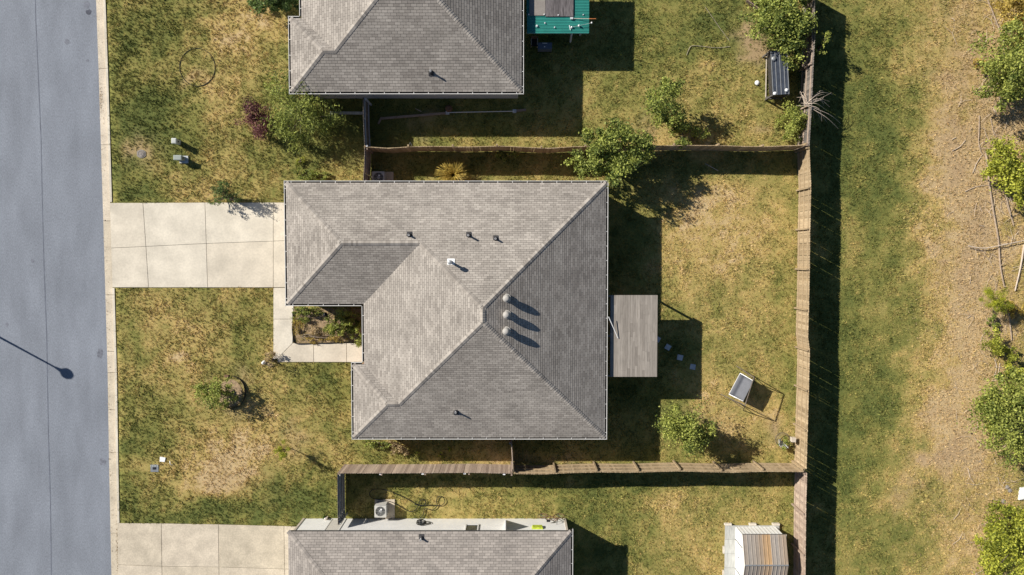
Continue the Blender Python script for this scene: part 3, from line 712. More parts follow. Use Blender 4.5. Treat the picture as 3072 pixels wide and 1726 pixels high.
# ------------------------------------------------------------------ fences
PK = {}
def picket_mesh(wd, h, m, t, flat):
    key = (round(wd, 3), round(h, 3), m, t, flat)
    if key not in PK:
        c = .0 if flat else .03; mb = MB(); th = .009
        pr = [(-wd / 2, 0), (wd / 2, 0), (wd / 2, h - c), (wd / 2 - c, h), (-wd / 2 + c, h), (-wd / 2, h - c)] if c else [(-wd / 2, 0), (wd / 2, 0), (wd / 2, h), (-wd / 2, h)]
        n = len(pr); vs = [(x, -th, z) for x, z in pr] + [(x, th, z) for x, z in pr]
        mb.mesh(vs, [tuple(range(n)), tuple(reversed(range(n, 2 * n)))] + [((k + 1) % n, k, n + k, n + (k + 1) % n) for k in range(n)], t)
        PK[key] = mb.data('picket', m)
    return PK[key]
def fence(label, tops, h, m, rail_side, postm=None, wd=.14, rails=(.3, .95, 1.6), post_gap=2.44, dark_rail=None, name='picket_fence', gaps=.018, lights=False, first_post=.1, post_tall=.0):
    """tops: photo pixels of the fence top; rail_side +1 = the side to the left of travel"""
    pts = [W(a, b, h) for a, b in tops]
    base = Vector((pts[0].x, pts[0].y, 0)); root = thing(name, label, 'fence', base)
    cum = [0]
    for a, b in zip(pts[:-1], pts[1:]): cum.append(cum[-1] + (b - a).length)
    L = cum[-1]
    def at(s):
        s = min(max(s, 0), L)
        for i in range(len(cum) - 1):
            if s <= cum[i + 1] + 1e-9:
                f = (s - cum[i]) / max(1e-6, cum[i + 1] - cum[i]); d = (pts[i + 1] - pts[i]).normalized(); p = pts[i].lerp(pts[i + 1], f); return Vector((p.x, p.y, 0)), d
        return Vector((pts[-1].x, pts[-1].y, 0)), (pts[-1] - pts[-2]).normalized()
    s = wd / 2; k = 0
    while s < L - wd * .4:
        p, d = at(s); g = gaps if random.random() < .10 else .002
        pm = picket_mesh(wd - .001, h - .02 + .01 * (k % 3), m, round(random.choice([.08, .25, .4, .5, .6, .75, .95]), 2), False)
        q = Vector((-d.y, d.x, 0)); lean = random.uniform(-.004, .004)
        mtx = Matrix.Translation(p + q * random.uniform(-.004, .004) + Vector((0, 0, .03))) @ Matrix.Rotation(math.atan2(d.y, d.x), 4, 'Z') @ Matrix.Rotation(lean, 4, 'Y')
        piece('picket', pm, root, None, mtx=mtx); s += wd + g; k += 1
    ns = max(1, int(L / post_gap + .5)); ss = [i * L / ns for i in range(ns + 1)]
    for zr in rails:
        for a, b in zip(ss[:-1], ss[1:]):
            mb = MB(); sub = 4; prev = None
            for j in range(sub + 1):
                p, d = at(a + (b - a) * j / sub); q = Vector((-d.y, d.x, 0)) * rail_side; c = p + q * .036 + Vector((0, 0, zr))
                if prev is not None: mb.beam(prev, c, .042, .085, .55)
                prev = c
            mb.build('rail', postm or m, root)
    for sp in ss:
        p, d = at(min(max(sp, .06), L - .06)); q = Vector((-d.y, d.x, 0)) * rail_side; c = p + q * .105
        MB().beam(c + Vector((0, 0, -.2)), c + Vector((0, 0, h - .06 + post_tall)), .092, .092, .3, up=q).build('post', postm or m, root)
    if lights:
        for sp in lights:
            p, d = at(sp); q = Vector((-d.y, d.x, 0)) * rail_side; c = p + q * .07 + Vector((0, 0, h - .16))
            MB().box(c.x - .07, c.x + .07, c.y - .05, c.y + .05, c.z, c.z + .09).build('solar_light', 'white_paint', root)
    return root
FH = 1.83
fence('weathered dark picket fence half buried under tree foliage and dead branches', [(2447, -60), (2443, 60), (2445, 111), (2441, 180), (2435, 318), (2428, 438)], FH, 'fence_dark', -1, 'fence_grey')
fence('long honey coloured picket fence with three rails facing the swing bench', [(2428, 440), (2433, 560), (2430, 700), (2428, 857), (2424, 1012), (2429, 1053), (2425, 1214), (2422, 1310), (2419, 1412)], FH, 'fence_new', -1)
fence('rough greyish picket fence behind the metal shed', [(2421, 1420), (2418, 1520), (2417, 1607), (2416, 1726), (2415, 1790)], FH, 'fence_grey', -1)
fence('brown picket fence with wavy top crossed by the spreading tree', [(1091, 441), (1166, 446), (1230, 441), (1300, 440), (1400, 442), (1500, 439), (1600, 444), (1646, 446), (1723, 441), (1900, 439), (2078, 437), (2180, 438), (2228, 440), (2293, 441), (2424, 436)], FH, 'fence_new', 1, wd=.145)
fence('grey pink picket fence carrying small white solar lights', [(1012, 1420), (1148, 1420), (1300, 1419), (1418, 1418), (1538, 1421)], FH, 'fence_grey', -1, lights=(2.5, 4.95, 7.4, 9.7))
fence('tan picket fence with leaning posts along the shady side yard', [(1541, 1422), (1632, 1423), (1711, 1419), (1800, 1417), (1889, 1418), (2034, 1414), (2110, 1416), (2195, 1418), (2292, 1415), (2415, 1416)], FH, 'fence_new', 1)
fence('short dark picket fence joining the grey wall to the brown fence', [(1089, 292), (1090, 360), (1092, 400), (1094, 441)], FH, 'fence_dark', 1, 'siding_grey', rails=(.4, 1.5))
fence('short brown picket fence beside the shaded air conditioner', [(1094, 443), (1093, 490), (1090, 545)], FH, 'fence_grey', 1)
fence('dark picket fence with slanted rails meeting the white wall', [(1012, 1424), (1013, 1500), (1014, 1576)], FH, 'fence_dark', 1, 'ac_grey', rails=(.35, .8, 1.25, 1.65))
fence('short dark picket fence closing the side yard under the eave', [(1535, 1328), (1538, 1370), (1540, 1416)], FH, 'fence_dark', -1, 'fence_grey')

# ------------------------------------------------------------------ wooden patio cover
PZ = 2.25
a = W(1832, 886, PZ); b = W(1971, 1131, PZ)
pc = thing('patio_cover', 'flat patio cover of weathered grey boards attached behind the vented house', 'patio cover', (a.x, b.y, 0))
nb = 19; bw = (b.x - a.x) / nb; bmesh_cache = {}
for i in range(nb):
    y = a.y
    cuts = [a.y]; 
    while cuts[-1] > b.y + .3: cuts.append(max(b.y, cuts[-1] - random.choice([.55, .8, 1.1, 1.6, 2.1])))
    cuts[-1] = b.y
    for y1, y0 in zip(cuts[:-1], cuts[1:]):
        mb = MB(); x0 = a.x + i * bw; dz = random.uniform(-.004, .004)
        gp = .010 if i in (7, 8, 11) else .004
        mb.box(x0 + gp / 2, x0 + bw - gp / 2, y0 + .002, y1 - .002, PZ - .03 + dz, PZ + dz, random.choice([.15, .35, .45, .55, .65, .8, .95])); mb.build('board', 'deck_wood', pc)
for yy in (a.y - .05, (a.y + b.y) / 2, b.y + .05): MB().box(a.x - .2, b.x - .02, yy - .045, yy + .045, PZ - .19, PZ - .036).build('joist', 'deck_wood', pc)
for xx in (a.x + .02, b.x - .1): MB().box(xx, xx + .09, b.y + .02, a.y - .02, PZ - .36, PZ - .192).build('beam', 'deck_wood', pc)
for yy in (a.y - .15, b.y + .15): MB().box(b.x - .12, b.x - .02, yy - .05, yy + .05, -.05, PZ - .362).build('post', 'deck_wood', pc)
mb = MB(); p = W(1826, 951, 2.62); q = W(1854, 1015, 2.30); mb.tube([p, q], .022, 8)
mb.thing('pole', 'white_paint', 'thin white pole leaning from the gutter onto the grey patio cover', 'pole', (q.x, q.y, 2.28))
for i, (px, py, rz) in enumerate([(1972, 1018, .3), (2004, 1042, .25), (2040, 1073, .55), (2078, 1101, .6)]):
    c = W(px, py, .03); mb = MB(); hw = .19
    pts = [(c.x + hw * math.cos(rz + k * math.pi / 2 + random.uniform(-.1, .1)) * 1.2, c.y + hw * math.sin(rz + k * math.pi / 2) * 1.2) for k in range(4)]
    mb.prism(ccw(pts), -.01, .045); mb.thing('stepping_stone', 'stone', ['stepping stone half hidden under the patio cover edge', 'first full stepping stone out from the patio cover', 'middle one of the three full stepping stones in shadow', 'stepping stone close to the outer edge of the patio shadow'][i], 'stone', (c.x, c.y, 0), 'stepping stones beside the patio cover')
    NOGRASS.append(ccw(pts))

# ------------------------------------------------------------------ garden swing
sw = thing('garden_swing', 'garden swing with grey cushioned bench hanging in a brown tube frame', 'swing', W(2250, 1160, 0))
F1, A1, B1 = W(2209, 1098, 0), W(2262, 1132, 1.72), W(2266, 1148, 0)
F2, A2, B2 = W(2162, 1183, 0), W(2235, 1217, 1.72), W(2230, 1232, 0)
for f, ap, r_ in ((F1, A1, B1), (F2, A2, B2)):
    for q in (f, r_): MB().tube([q, q.lerp(ap, .5) , ap], .026, 8).build('leg', 'tube_brown', sw)
    MB().tube([f.lerp(ap, .35), r_.lerp(ap, .35)], .018, 6).build('brace', 'tube_brown', sw)
MB().tube([A1, A2], .03, 8).build('top_bar', 'tube_brown', sw)
c0, c1, c2, c3 = W(2220.5, 1120, .55), W(2258, 1142, 1.0), W(2228, 1203, 1.0), W(2187, 1183, .55)
mb = MB(); NU, NV = 10, 6; V = []; 
for i in range(NU + 1):
    f = i / NU; zz = .55 + (.0 if f < .45 else (f - .45) / .55 * .55) + .05 * math.sin(f * math.pi * 2)
    for j in range(NV + 1):
        g = j / NV; p = c0.lerp(c1, f).lerp(c3.lerp(c2, f), g); V.append((p.x, p.y, zz + .03 * math.sin(g * math.pi)))
n1 = len(V); V += [(x, y, z - .09) for x, y, z in V]
fs = []
for i in range(NU):
    for j in range(NV):
        k = i * (NV + 1) + j; fs.append((k, k + NV + 1, k + NV + 2, k + 1)); fs.append((n1 + k, n1 + k + 1, n1 + k + NV + 2, n1 + k + NV + 1))
for i in range(NU):
    for k, s_ in ((i * (NV + 1), 1), (i * (NV + 1) + NV, -1)): fs.append((k, n1 + k, n1 + k + NV + 1, k + NV + 1))
for j in range(NV):
    for k in (j, NU * (NV + 1) + j): fs.append((k, k + 1, n1 + k + 1, n1 + k))
mb.mesh(V, fs); mb.build('bench_cushion', 'cushion', sw, smooth=True)
for p, q in ((c0, c1), (c3, c2)): MB().tube([p + Vector((0, 0, .02)), p.lerp(q, .5) + Vector((0, 0, .12)), q + Vector((0, 0, .12))], .022, 6).build('armrest', 'galv', sw)
MB().tube([c0, c3], .02, 6).build('front_bar', 'white_trim', sw)
for p, q in ((c0, A1), (c1, A1), (c3, A2), (c2, A2)): MB().tube([p, q], .008, 5).build('hanger', 'tube_brown', sw)

# ------------------------------------------------------------------ metal shed on its platform
pl = thing('shed_platform', 'grey plank platform on pale blocks under the metal shed', 'platform', W(2175, 1580, 0))
x0, y1 = W(2175, 1577, .18).x, W(2175, 1577, .18).y; x1 = W(2338, 1580, .18).x; y0 = y1 - 5.2
for i in range(6):
    ya = y0 + i * (y1 - y0) / 6
    MB().box(x0 + .01 * (i % 2), x1, ya + .006, ya + (y1 - y0) / 6 - .006, .13, .18, random.random()).build('plank', 'grey_plank', pl)
for px in (2185, 2259, 2329): c = W(px, 1572, .2); MB().box(c.x - .21, c.x + .21, y1 + .005, y1 + .12, 0, .21, .9).build('block', 'pale_wood', pl)
for py in (1650, 1722): c = W(2173, py, .1); MB().box(x0 - .08, x0 - .005, c.y - .22, c.y + .22, 0, .14, .8).build('block', 'pale_wood', pl)
NOGRASS.append([(x0 - .1, y0), (x1 + .1, y0), (x1 + .1, y1 + .1), (x0 - .1, y1 + .1)])
sx0, sy1 = W(2207, 1581, .18).x, W(2207, 1581, .18).y; wz = 1.55
sx1 = W(2327, 1581, .18).x
sh = thing('metal_shed', 'white metal shed with tan and rust coloured ribbed gable roof', 'shed', (sx0, sy1, .18))
ry = W(2290, 1696, 2.05).y; sy0 = 2 * ry - sy1
MB().prism([(sx0, sy0), (sx1, sy0), (sx1, sy1), (sx0, sy1)], .182, wz).build('wall', 'shed_white', sh)
ng = 11; gw = (sx1 - sx0) / ng
for i in range(ng + 1):
    xx = sx0 + min(max(i * gw, .03), sx1 - sx0 - .03); MB().box(xx - .012, xx + .012, sy1 + .001, sy1 + .018, .19, wz - .01).build('wall_rib', 'ac_grey', sh)
mb = MB()
for s_ in (0, 1):
    xx = sx0 if s_ == 0 else sx1; mb.poly([(xx, sy0, wz), (xx, sy1, wz), (xx, ry, 2.02)] if s_ else [(xx, sy1, wz), (xx, sy0, wz), (xx, ry, 2.02)])
mb.build('gable', 'shed_white', sh)
for py in (1617, 1704):
    c = W(2207, py, .2); MB().box(sx0 - .02, sx0 - .003, c.y - .05, c.y - .005, .19, wz).build('door_track', 'ac_dark', sh)
c = W(2217, 1672, .8); MB().lathe((sx0 - .003, c.y, .85), [(.03, 0), (.03, .03), (.015, .05)], 8, ax=(-1, 0, 0)).build('door_knob', 'ac_dark', sh)
ex = .1; rx0, rx1 = sx0 - .03, sx1 + ex; npn = 11; pw = (rx1 - rx0) / npn
for i in range(npn):
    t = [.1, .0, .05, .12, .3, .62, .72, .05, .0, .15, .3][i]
    for s_ in (1, -1):
        ye = sy1 + .06 if s_ > 0 else sy0 - .06
        pa, pb = rx0 + i * pw, rx0 + (i + 1) * pw; ze_, zr_ = wz - .0, 2.05
        mb = MB()
        prof = [(pa, .0), (pa + .018, .03), (pa + .036, .03), (pa + .05, .004), (pb, .004)]
        V = [(x, ye, ze_ + dz) for x, dz in prof] + [(x, ry + s_ * .004, zr_ + dz) for x, dz in prof]
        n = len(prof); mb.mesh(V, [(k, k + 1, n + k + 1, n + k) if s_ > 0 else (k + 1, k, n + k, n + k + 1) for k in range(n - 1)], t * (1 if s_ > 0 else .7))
        mb.build('roof_panel', 'shed_panel', sh)
mb = MB()
for i in range(npn): mb.box(rx0 + i * pw + .02, rx0 + (i + 1) * pw - .01, ry - .035, ry + .035, 2.055, 2.085)
mb.build('ridge_strip', 'galv', sh)
MB().box(rx0, rx1, sy1 + .055, sy1 + .075, wz - .04, wz + .012).build('eave_trim', 'ac_dark', sh)
MB().box(rx1 + .002, rx1 + .05, sy0, sy1 + .05, wz - .05, wz + .005).build('side_trim', 'pale_wood', sh)

# ------------------------------------------------------------------ green metal patio roof (part of the neighbour house it hangs on)
GZ = 2.05
g0 = W(1580, -120, GZ); g1 = W(1767, 101, GZ)
pr_ = thing('patio_roof', 'ribbed green metal patio roof with brown panels lying on top', 'patio roof', (g0.x, g1.y, 0))
gx_split = W(1725, 0, GZ).x; yb_split = W(1600, 48, GZ).y
def corrug(x0, x1, ya, yb, z0, per=.086, amp=.022):
    mb = MB(); n = int((yb - ya) / per * 6); V = []
    for i in range(n + 1):
        y = ya + (yb - ya) * i / n; z = z0 + amp * (1 if math.sin(2 * math.pi * y / per) > .2 else (-.2 if math.sin(2 * math.pi * y / per) < -.3 else .4))
        V += [(x0, y, z), (x1, y, z)]
    mb.mesh(V, [(2 * i, 2 * i + 1, 2 * i + 3, 2 * i + 2) for i in range(n)]); return mb
corrug(g0.x + .02, g1.x, g1.y, yb_split, GZ).build('metal_sheet', 'green_metal', pr_)
corrug(gx_split, g1.x, yb_split + .004, g0.y, GZ + .012).build('metal_sheet', 'green_metal', pr_)
corrug(g0.x, gx_split + .1, yb_split + .006, g0.y, GZ - .03).build('metal_sheet', 'green_metal', pr_)
t0, t1, t2 = W(1588, 47, GZ + .05), W(1636, 47, GZ + .05), W(1720, 50, GZ + .05)
MB().box(t0.x, t1.x - .01, t0.y, g0.y, GZ + .02, GZ + .06).build('panel', 'tan_panel', pr_)
MB().box(t1.x, t2.x, t2.y, g0.y, GZ + .022, GZ + .066).build('panel', 'brown_panel', pr_)
for px, py in ((1586, 44), (1633, 44), (1675, 46)): c = W(px, py, GZ + .07); MB().lathe(c, [(.04, 0), (.035, .03), (.01, .05)], 8).build('screw_cap', 'white_paint', pr_)
for px, py in ((1750, 72), (1592, 60)): c = W(px, py, GZ); MB().box(c.x - .05, c.x + .05, c.y - .05, c.y + .05, -.05, GZ - .06).build('post', 'white_trim', pr_)
MB().box(g0.x, g1.x - .05, g1.y + .05, g1.y + .12, GZ - .2, GZ - .03).build('beam', 'white_trim', pr_)
for i, (px, py, s_) in enumerate([(1611, 79, .07), (1635, 70, .045), (1664, 83, .045), (1750, 45, .04)]):
    c = W(px, py, GZ + .03); mb = MB(); mb.lathe(c, [(s_, 0), (s_ * 1.1, s_ * .5), (s_ * .6, s_)], 6)
    mb.thing('stone', 'stone', ['largest pale stone resting on the green metal roof', 'round pale stone on the green roof between brown panel and eave', 'pale stone near the eave edge of the green metal roof', 'small pale stone beside the broom handle on green roof'][i], 'stone', c, 'stones on the green roof')
c = W(1718, 56, GZ + .05); q = W(1788, 57, GZ + .25)
rk = thing('broom', 'broom with orange tipped handle lying across the green metal roof', 'broom', c)
MB().tube([c, c.lerp(q, .7)], .018, 6).build('handle', 'pale_wood', rk); MB().tube([c.lerp(q, .7), q], .022, 6).build('grip', 'orange_pole', rk)
MB().box(c.x - .14, c.x + .02, c.y - .05, c.y + .06, c.z - .02, c.z + .06).build('head', 'stone', rk)
c = W(1712, 83, GZ + .05); q = W(1775, 69, GZ + .2)
ws = thing('wind_spinner', 'pale wind spinner with cone cups on the green metal roof', 'wind spinner', c)
MB().tube([c, q], .012, 6).build('rod', 'galv', ws); MB().beam(c + Vector((-.08, .12, .02)), c + Vector((-.02, -.14, .02)), .03, .03).build('cross_arm', 'white_paint', ws)
for f in (.05, .4, 1.0): p = c.lerp(q, f); MB().lathe(p, [(.07 if f < .9 else .04, -.03), (.05, .03), (.01, .08)], 8).build('cup', 'white_paint', ws)
gr = thing('barbecue_grill', 'covered barbecue grill in the shade below the green patio roof', 'grill', W(1635, 140, 0))
p0 = W(1614, 128, .95); p1 = W(1656, 147, .95)
MB().prism([(p0.x, p1.y), (p1.x, p1.y), (p1.x, p0.y), (p0.x, p0.y)], .35, .95).build('lid', 'grill_cover', gr)
for xx in (p0.x + .04, p1.x - .04):
    for yy in (p0.y - .04, p1.y + .04): MB().box(xx - .025, xx + .025, yy - .025, yy + .025, -.02, .35).build('leg', 'black_metal', gr)
cx = (p0.x + p1.x) / 2; MB().box(cx - .16, cx + .13, p0.y - .06, p0.y - .03, .951, .99).build('handle', 'white_paint', gr)
MB().lathe((cx - .02, p0.y - .24, .95), [(.035, 0), (.03, .02)], 8).build('gauge', 'white_paint', gr)
ch = thing('patio_chair', 'brown framed patio chair standing beside the covered grill', 'chair', W(1603, 128, 0))
c = W(1603, 128, .45); MB().box(c.x - .2, c.x + .2, c.y - .2, c.y + .2, .41, .45).build('seat', 'black_metal', ch); MB().box(c.x - .2, c.x + .2, c.y + .21, c.y + .25, .4, .9).build('backrest', 'rust_brown', ch)
for sx in (-.18, .18):
    for sy in (-.18, .18): MB().box(c.x + sx - .02, c.x + sx + .02, c.y + sy - .02, c.y + sy + .02, -.02, .409).build('leg', 'pale_wood', ch)
    MB().box(c.x + sx - .025, c.x + sx + .025, c.y - .2, c.y + .2, .62, .65).build('armrest', 'pale_wood', ch)
c = W(1711, 126, 0); q = W(1715, 101, 1.0)
MB().tube([c, q], .06, 8).thing('downspout', 'white_trim', 'pale downspout pipe slanting out under the green patio roof', 'pipe', c)

# ------------------------------------------------------------------ chicken coop
co = thing('animal_coop', 'animal coop with black ribbed roof beside the weathered dark fence', 'coop', W(2330, 220, 0))
q0, q1, q2, q3 = W(2311, 154, 1.25), W(2361.6, 149, 1.45), W(2368, 282, 1.45), W(2318, 286, 1.25)
mb = MB(); mb.mesh([q0, q1, q2, q3] + [p - Vector((0, 0, .03)) for p in (q0, q1, q2, q3)], [(3, 2, 1, 0), (4, 5, 6, 7), (0, 1, 5, 4), (1, 2, 6, 5), (2, 3, 7, 6), (3, 0, 4, 7)]); mb.build('roof_sheet', 'coop_roof', co)
for f in (.03, .26, .52, .76, .97): MB().beam(q0.lerp(q1, f) + Vector((0, 0, .015)), q3.lerp(q2, f) + Vector((0, 0, .015)), .03, .03).build('roof_rib', 'galv', co)
b0, b3 = W(2298, 163, .0), W(2302, 283, .0)
mb = MB(); mb.mesh([q0 - Vector((0, 0, .04)), q3 - Vector((0, 0, .04)), b3 + Vector((0, 0, .25)), b0 + Vector((0, 0, .25))], [(0, 1, 2, 3)]); mb.mesh([q0 - Vector((-.02, 0, .05)), q3 - Vector((-.02, 0, .05)), b3 + Vector((.02, 0, .25)), b0 + Vector((.02, 0, .25))], [(3, 2, 1, 0)]); mb.build('tarp_side', 'coop_tarp', co)
for p in (q0, q1, q2, q3): MB().box(p.x - .04, p.x + .04, p.y - .04, p.y + .04, -.05, p.z - .04).build('post', 'fence_dark', co)
for p, q in ((q3, q2), (q0, q1)): MB().beam(Vector((p.x, p.y, .3)), Vector((q.x, q.y, .3)), .07, .09).build('frame_bar', 'fence_dark', co)
MB().beam(W(2297, 293, .05), W(2340, 288, .3), .07, .07).build('frame_bar', 'fence_dark', co); MB().beam(W(2297, 293, .05), b0 + Vector((0, 0, .1)), .05, .05).build('frame_bar', 'pale_wood', co)
mb = MB(); mb.box(q3.x + .15, q2.x - .05, q3.y + .05, q0.y - .1, .3, 1.15); mb.build('hutch_box', 'coop_tarp', co)
for px, py, z in ((2324, 281, 1.3), (2359, 271, 1.46)): c = W(px, py, z); MB().lathe(c, [(.10, 0), (.09, .06), (.03, .09)], 8).build('roof_weight', 'white_paint', co)
c = W(2320, 177, 1.33); MB().lathe(c, [(.1, 0), (.12, .07), (.05, .1)], 12).build('roof_bowl', 'galv', co)
c = W(2271, 249, .04); MB().lathe(c, [(.13, -.03), (.14, .03), (.07, .07)], 12).thing('feed_bowl', 'white_paint', 'small round white bowl lying in grass near the coop', 'bowl', (c.x, c.y, 0))
# plank enclosure at the top of the neighbour yard
pe = thing('raised_bed', 'raised wooden bed frame beside the large tree over the dark fence', 'raised bed', W(2270, -20, 0))
for a_, b_ in (((2240, 3), (2282, 33)), ((2240, 3), (2300, -40)), ((2246, -12), (2330, -12))): MB().beam(W(*a_, .3), W(*b_, .3), .05, .3).build('plank', 'fence_grey', pe)

# ------------------------------------------------------------------ air conditioners
def aircon(label, px, py, w_, d_, h, padlabel, padpx):
    pp = ccw([tuple(W(a, b, .06)[:2]) for a, b in padpx]); NOGRASS.append(pp); cpt = W(*padpx[0], 0)
    MB().prism(pp, -.05, .07, .2).thing('equipment_pad', 'concrete_old', padlabel, 'concrete pad', cpt)
    c = W(px, py, h); x, y = c.x, c.y; t = thing('air_conditioner', label, 'air conditioner', (x, y, .07))
    out = [(x - w_ / 2 + .06, y - d_ / 2), (x + w_ / 2 - .06, y - d_ / 2), (x + w_ / 2, y - d_ / 2 + .06), (x + w_ / 2, y + d_ / 2 - .06), (x + w_ / 2 - .06, y + d_ / 2), (x - w_ / 2 + .06, y + d_ / 2), (x - w_ / 2, y + d_ / 2 - .06), (x - w_ / 2, y - d_ / 2 + .06)]
    MB().prism(shrink(out, .03), .075, h - .05).build('coil_core', 'ac_dark', t)
    for k in range(7): z = .1 + k * (h - .2) / 7; MB().prism(out, z, z + (h - .2) / 7 * .62).build('louvre', 'ac_grey', t)
    R0 = min(w_, d_) * .41; mb = MB(); n = 32; ring = [(x + R0 * math.cos(2 * math.pi * k / n), y + R0 * math.sin(2 * math.pi * k / n)) for k in range(n)]
    V = []; fs = []
    for k in range(n):
        a = 2 * math.pi * (k) / n; ca, sa = math.cos(a), math.sin(a); m_ = max(abs(ca) / (w_ / 2), abs(sa) / (d_ / 2)); V += [(ring[k][0], ring[k][1], h), (x + ca / m_ * .985, y + sa / m_ * .985, h - .005)]
    for k in range(n): j = (k + 1) % n; fs.append((2 * k, 2 * k + 1, 2 * j + 1, 2 * j))
    V2 = [(a, b, h - .12) for a, b in ring]; o_ = len(V); V += V2; fs += [(2 * k, 2 * ((k + 1) % n), o_ + (k + 1) % n, o_ + k) for k in range(n)]
    mb.mesh(V, fs); mb.build('top_cover', 'ac_grey', t)
    MB().prism([(x + R0 * .99 * math.cos(2 * math.pi * k / n), y + R0 * .99 * math.sin(2 * math.pi * k / n)) for k in range(n)], h - .3, h - .16).build('well', 'ac_dark', t)
    for k in range(4):
        a = k * math.pi / 2 + .4; mb = MB()
        P = lambda r, da, z: (x + r * R0 * math.cos(a + da), y + r * R0 * math.sin(a + da), h + z)
        mb.poly([P(.2, -.3, -.09), P(.9, -.35, -.10), P(.93, .30, -.05), P(.2, .4, -.06)]); mb.build('fan_blade', 'fan_metal', t)
    MB().lathe((x, y, h - .1), [(.09, 0), (.09, .05), (.03, .07)], 12).build('hub', 'galv', t)
    mb = MB()
    for rr in (.3, .5, .7, .88):
        pts = [(x + R0 * rr * math.cos(2 * math.pi * k / 20), y + R0 * rr * math.sin(2 * math.pi * k / 20), h + .005) for k in range(21)]; mb.tube(pts, .004, 4, cap=False)
    for k in range(8): a = k * math.pi / 4; mb.tube([(x + .1 * math.cos(a), y + .1 * math.sin(a), h + .006), (x + R0 * math.cos(a), y + R0 * math.sin(a), h + .006)], .004, 4)
    mb.build('fan_guard', 'ac_grey', t)
    MB().lathe((x + .05, y + .12, h), [(.05, .0), (.05, .012)], 10).build('badge', 'white_paint', t)
aircon('sunlit grey air conditioner with round fan beside the white wall', 1141, 1535, .72, .74, .78, 'square concrete pad under the sunlit air conditioner', [(1124, 1499), (1184, 1499), (1184, 1556), (1124, 1556)])
aircon('shaded air conditioner half hidden under the eave by the brown fence', 1135, 533, .72, .72, .78, 'concrete pad under the shaded air conditioner', [(1113, 516), (1180, 516), (1180, 560), (1113, 560)])
# hose: on the lawn and coiled on the wall
def zp(pts, s, ox, oy, z=.03): return [W(ox + a / s, oy + b / s, z) for a, b in pts]
def smooth_pts(p, k=4):
    out = []
    for i in range(len(p) - 1):
        a, b, c, d = p[max(i - 1, 0)], p[i], p[i + 1], p[min(i + 2, len(p) - 1)]
        for j in range(k):
            t = j / k; out.append(.5 * ((2 * b) + (c - a) * t + (2 * a - 5 * b + 4 * c - d) * t * t + (3 * b - a - 3 * c + d) * t ** 3))
    return out + [p[-1]]
hp = zp([(660, 440), (540, 430), (480, 370), (520, 310), (600, 300), (700, 312), (850, 372), (1000, 440), (1100, 500), (1180, 522), (1232, 480), (1200, 432), (1150, 465), (1130, 522), (1090, 582), (1030, 600), (950, 570), (820, 492), (700, 452)], 4.4375, 1000, 1400, .09)
hp2 = zp([(1080, 505), (1180, 515), (1300, 512), (1430, 520), (1485, 470), (1460, 405), (1400, 402), (1370, 460), (1382, 520), (1320, 578), (1225, 556), (1205, 600), (1190, 650), (1160, 690)], 4.4375, 1000, 1400, .09)
hs = thing('garden_hose', 'black garden hose snaking over grass and coiled on the white wall', 'hose', (hp[0].x, hp[0].y, 0))
MB().tube(smooth_pts(hp), .021, 6).build('hose_run', 'hose_black', hs); MB().tube(smooth_pts(hp2), .021, 6).build('hose_run', 'hose_black', hs)
cw_ = wall_px(1266, 1569); cw_.z = .95; mb = MB()
for k in range(7):
    r0 = .22 + .045 * random.random(); dx, dz, dy = random.uniform(-.05, .05), random.uniform(-.05, .05), .06 + .025 * k
    mb.tube([(cw_.x + dx + r0 * math.cos(a), wy + dy + .05 * math.sin(a + k), cw_.z + dz + r0 * 1.2 * math.sin(a)) for a in [2 * math.pi * j / 18 for j in range(19)]], .017, 6, cap=False)
mb.build('coil', 'hose_black', hs); MB().box(cw_.x - .06, cw_.x + .06, wy + .004, wy + .26, cw_.z + .1, cw_.z + .16).build('hanger', 'ac_dark', hs)
mb = MB(); mb.tube([hp2[-1], W(1262, 1556, .06), (cw_.x, wy + .15, cw_.z - .2)], .016, 6); mb.build('hose_run', 'hose_black', hs)
c = W(980, 1552, .0); mt = thing('garden_spigot', 'small green and pale garden tap standing against the white wall', 'tap', c)
MB().box(c.x - .1, c.x + .1, c.y - .06, c.y + .06, 0, .28).build('box', 'pale_wood', mt); MB().lathe((c.x - .12, c.y + .05, 0), [(.08, 0), (.09, .2), (.05, .3)], 10).build('pot', 'leaf_mid', mt); MB().tube([(c.x - .05, c.y + .02, .28), (c.x + .05, c.y + .08, .5)], .03, 6).build('spout', 'white_paint', mt)
# things along the white wall
c = wall_px(1612, 1583); lp = MB(); lp.prism([(c.x - .33, wy + .004), (c.x + .33, wy + .004), (c.x + .28, wy + .12), (c.x - .28, wy + .12)], 1.35, 1.75)
lp.thing('wall_tub', 'lime_plastic', 'lime green tub hung high on the white wall', 'tub', (c.x, wy + .05, 1.35))
bk = thing('bicycle', 'brown bicycle leaning against the white wall below the lime tub', 'bicycle', (wall_px(1655, 1575).x, wy + .25, 0))
bc = wall_px(1655, 1575).x
for xx in (-.5, .5):
    mb = MB(); cx_ = bc + xx; mb.tube([(cx_ + .3 * math.cos(a), wy + .28 - .03 * math.sin(a), .31 + .3 * math.sin(a)) for a in [2 * math.pi * j / 20 for j in range(21)]], .022, 6, cap=False)
    wh = mb.build('wheel', 'rust_brown', bk); mb = MB()
    for k in range(6): a = k * math.pi / 3; mb.tube([(cx_, wy + .28, .31), (cx_ + .29 * math.cos(a), wy + .28, .31 + .29 * math.sin(a))], .004, 4)
    mb.build('spokes', 'galv', wh)
mb = MB(); P_ = lambda a, z, o=.28: (bc + a, wy + o - z * .1, z)
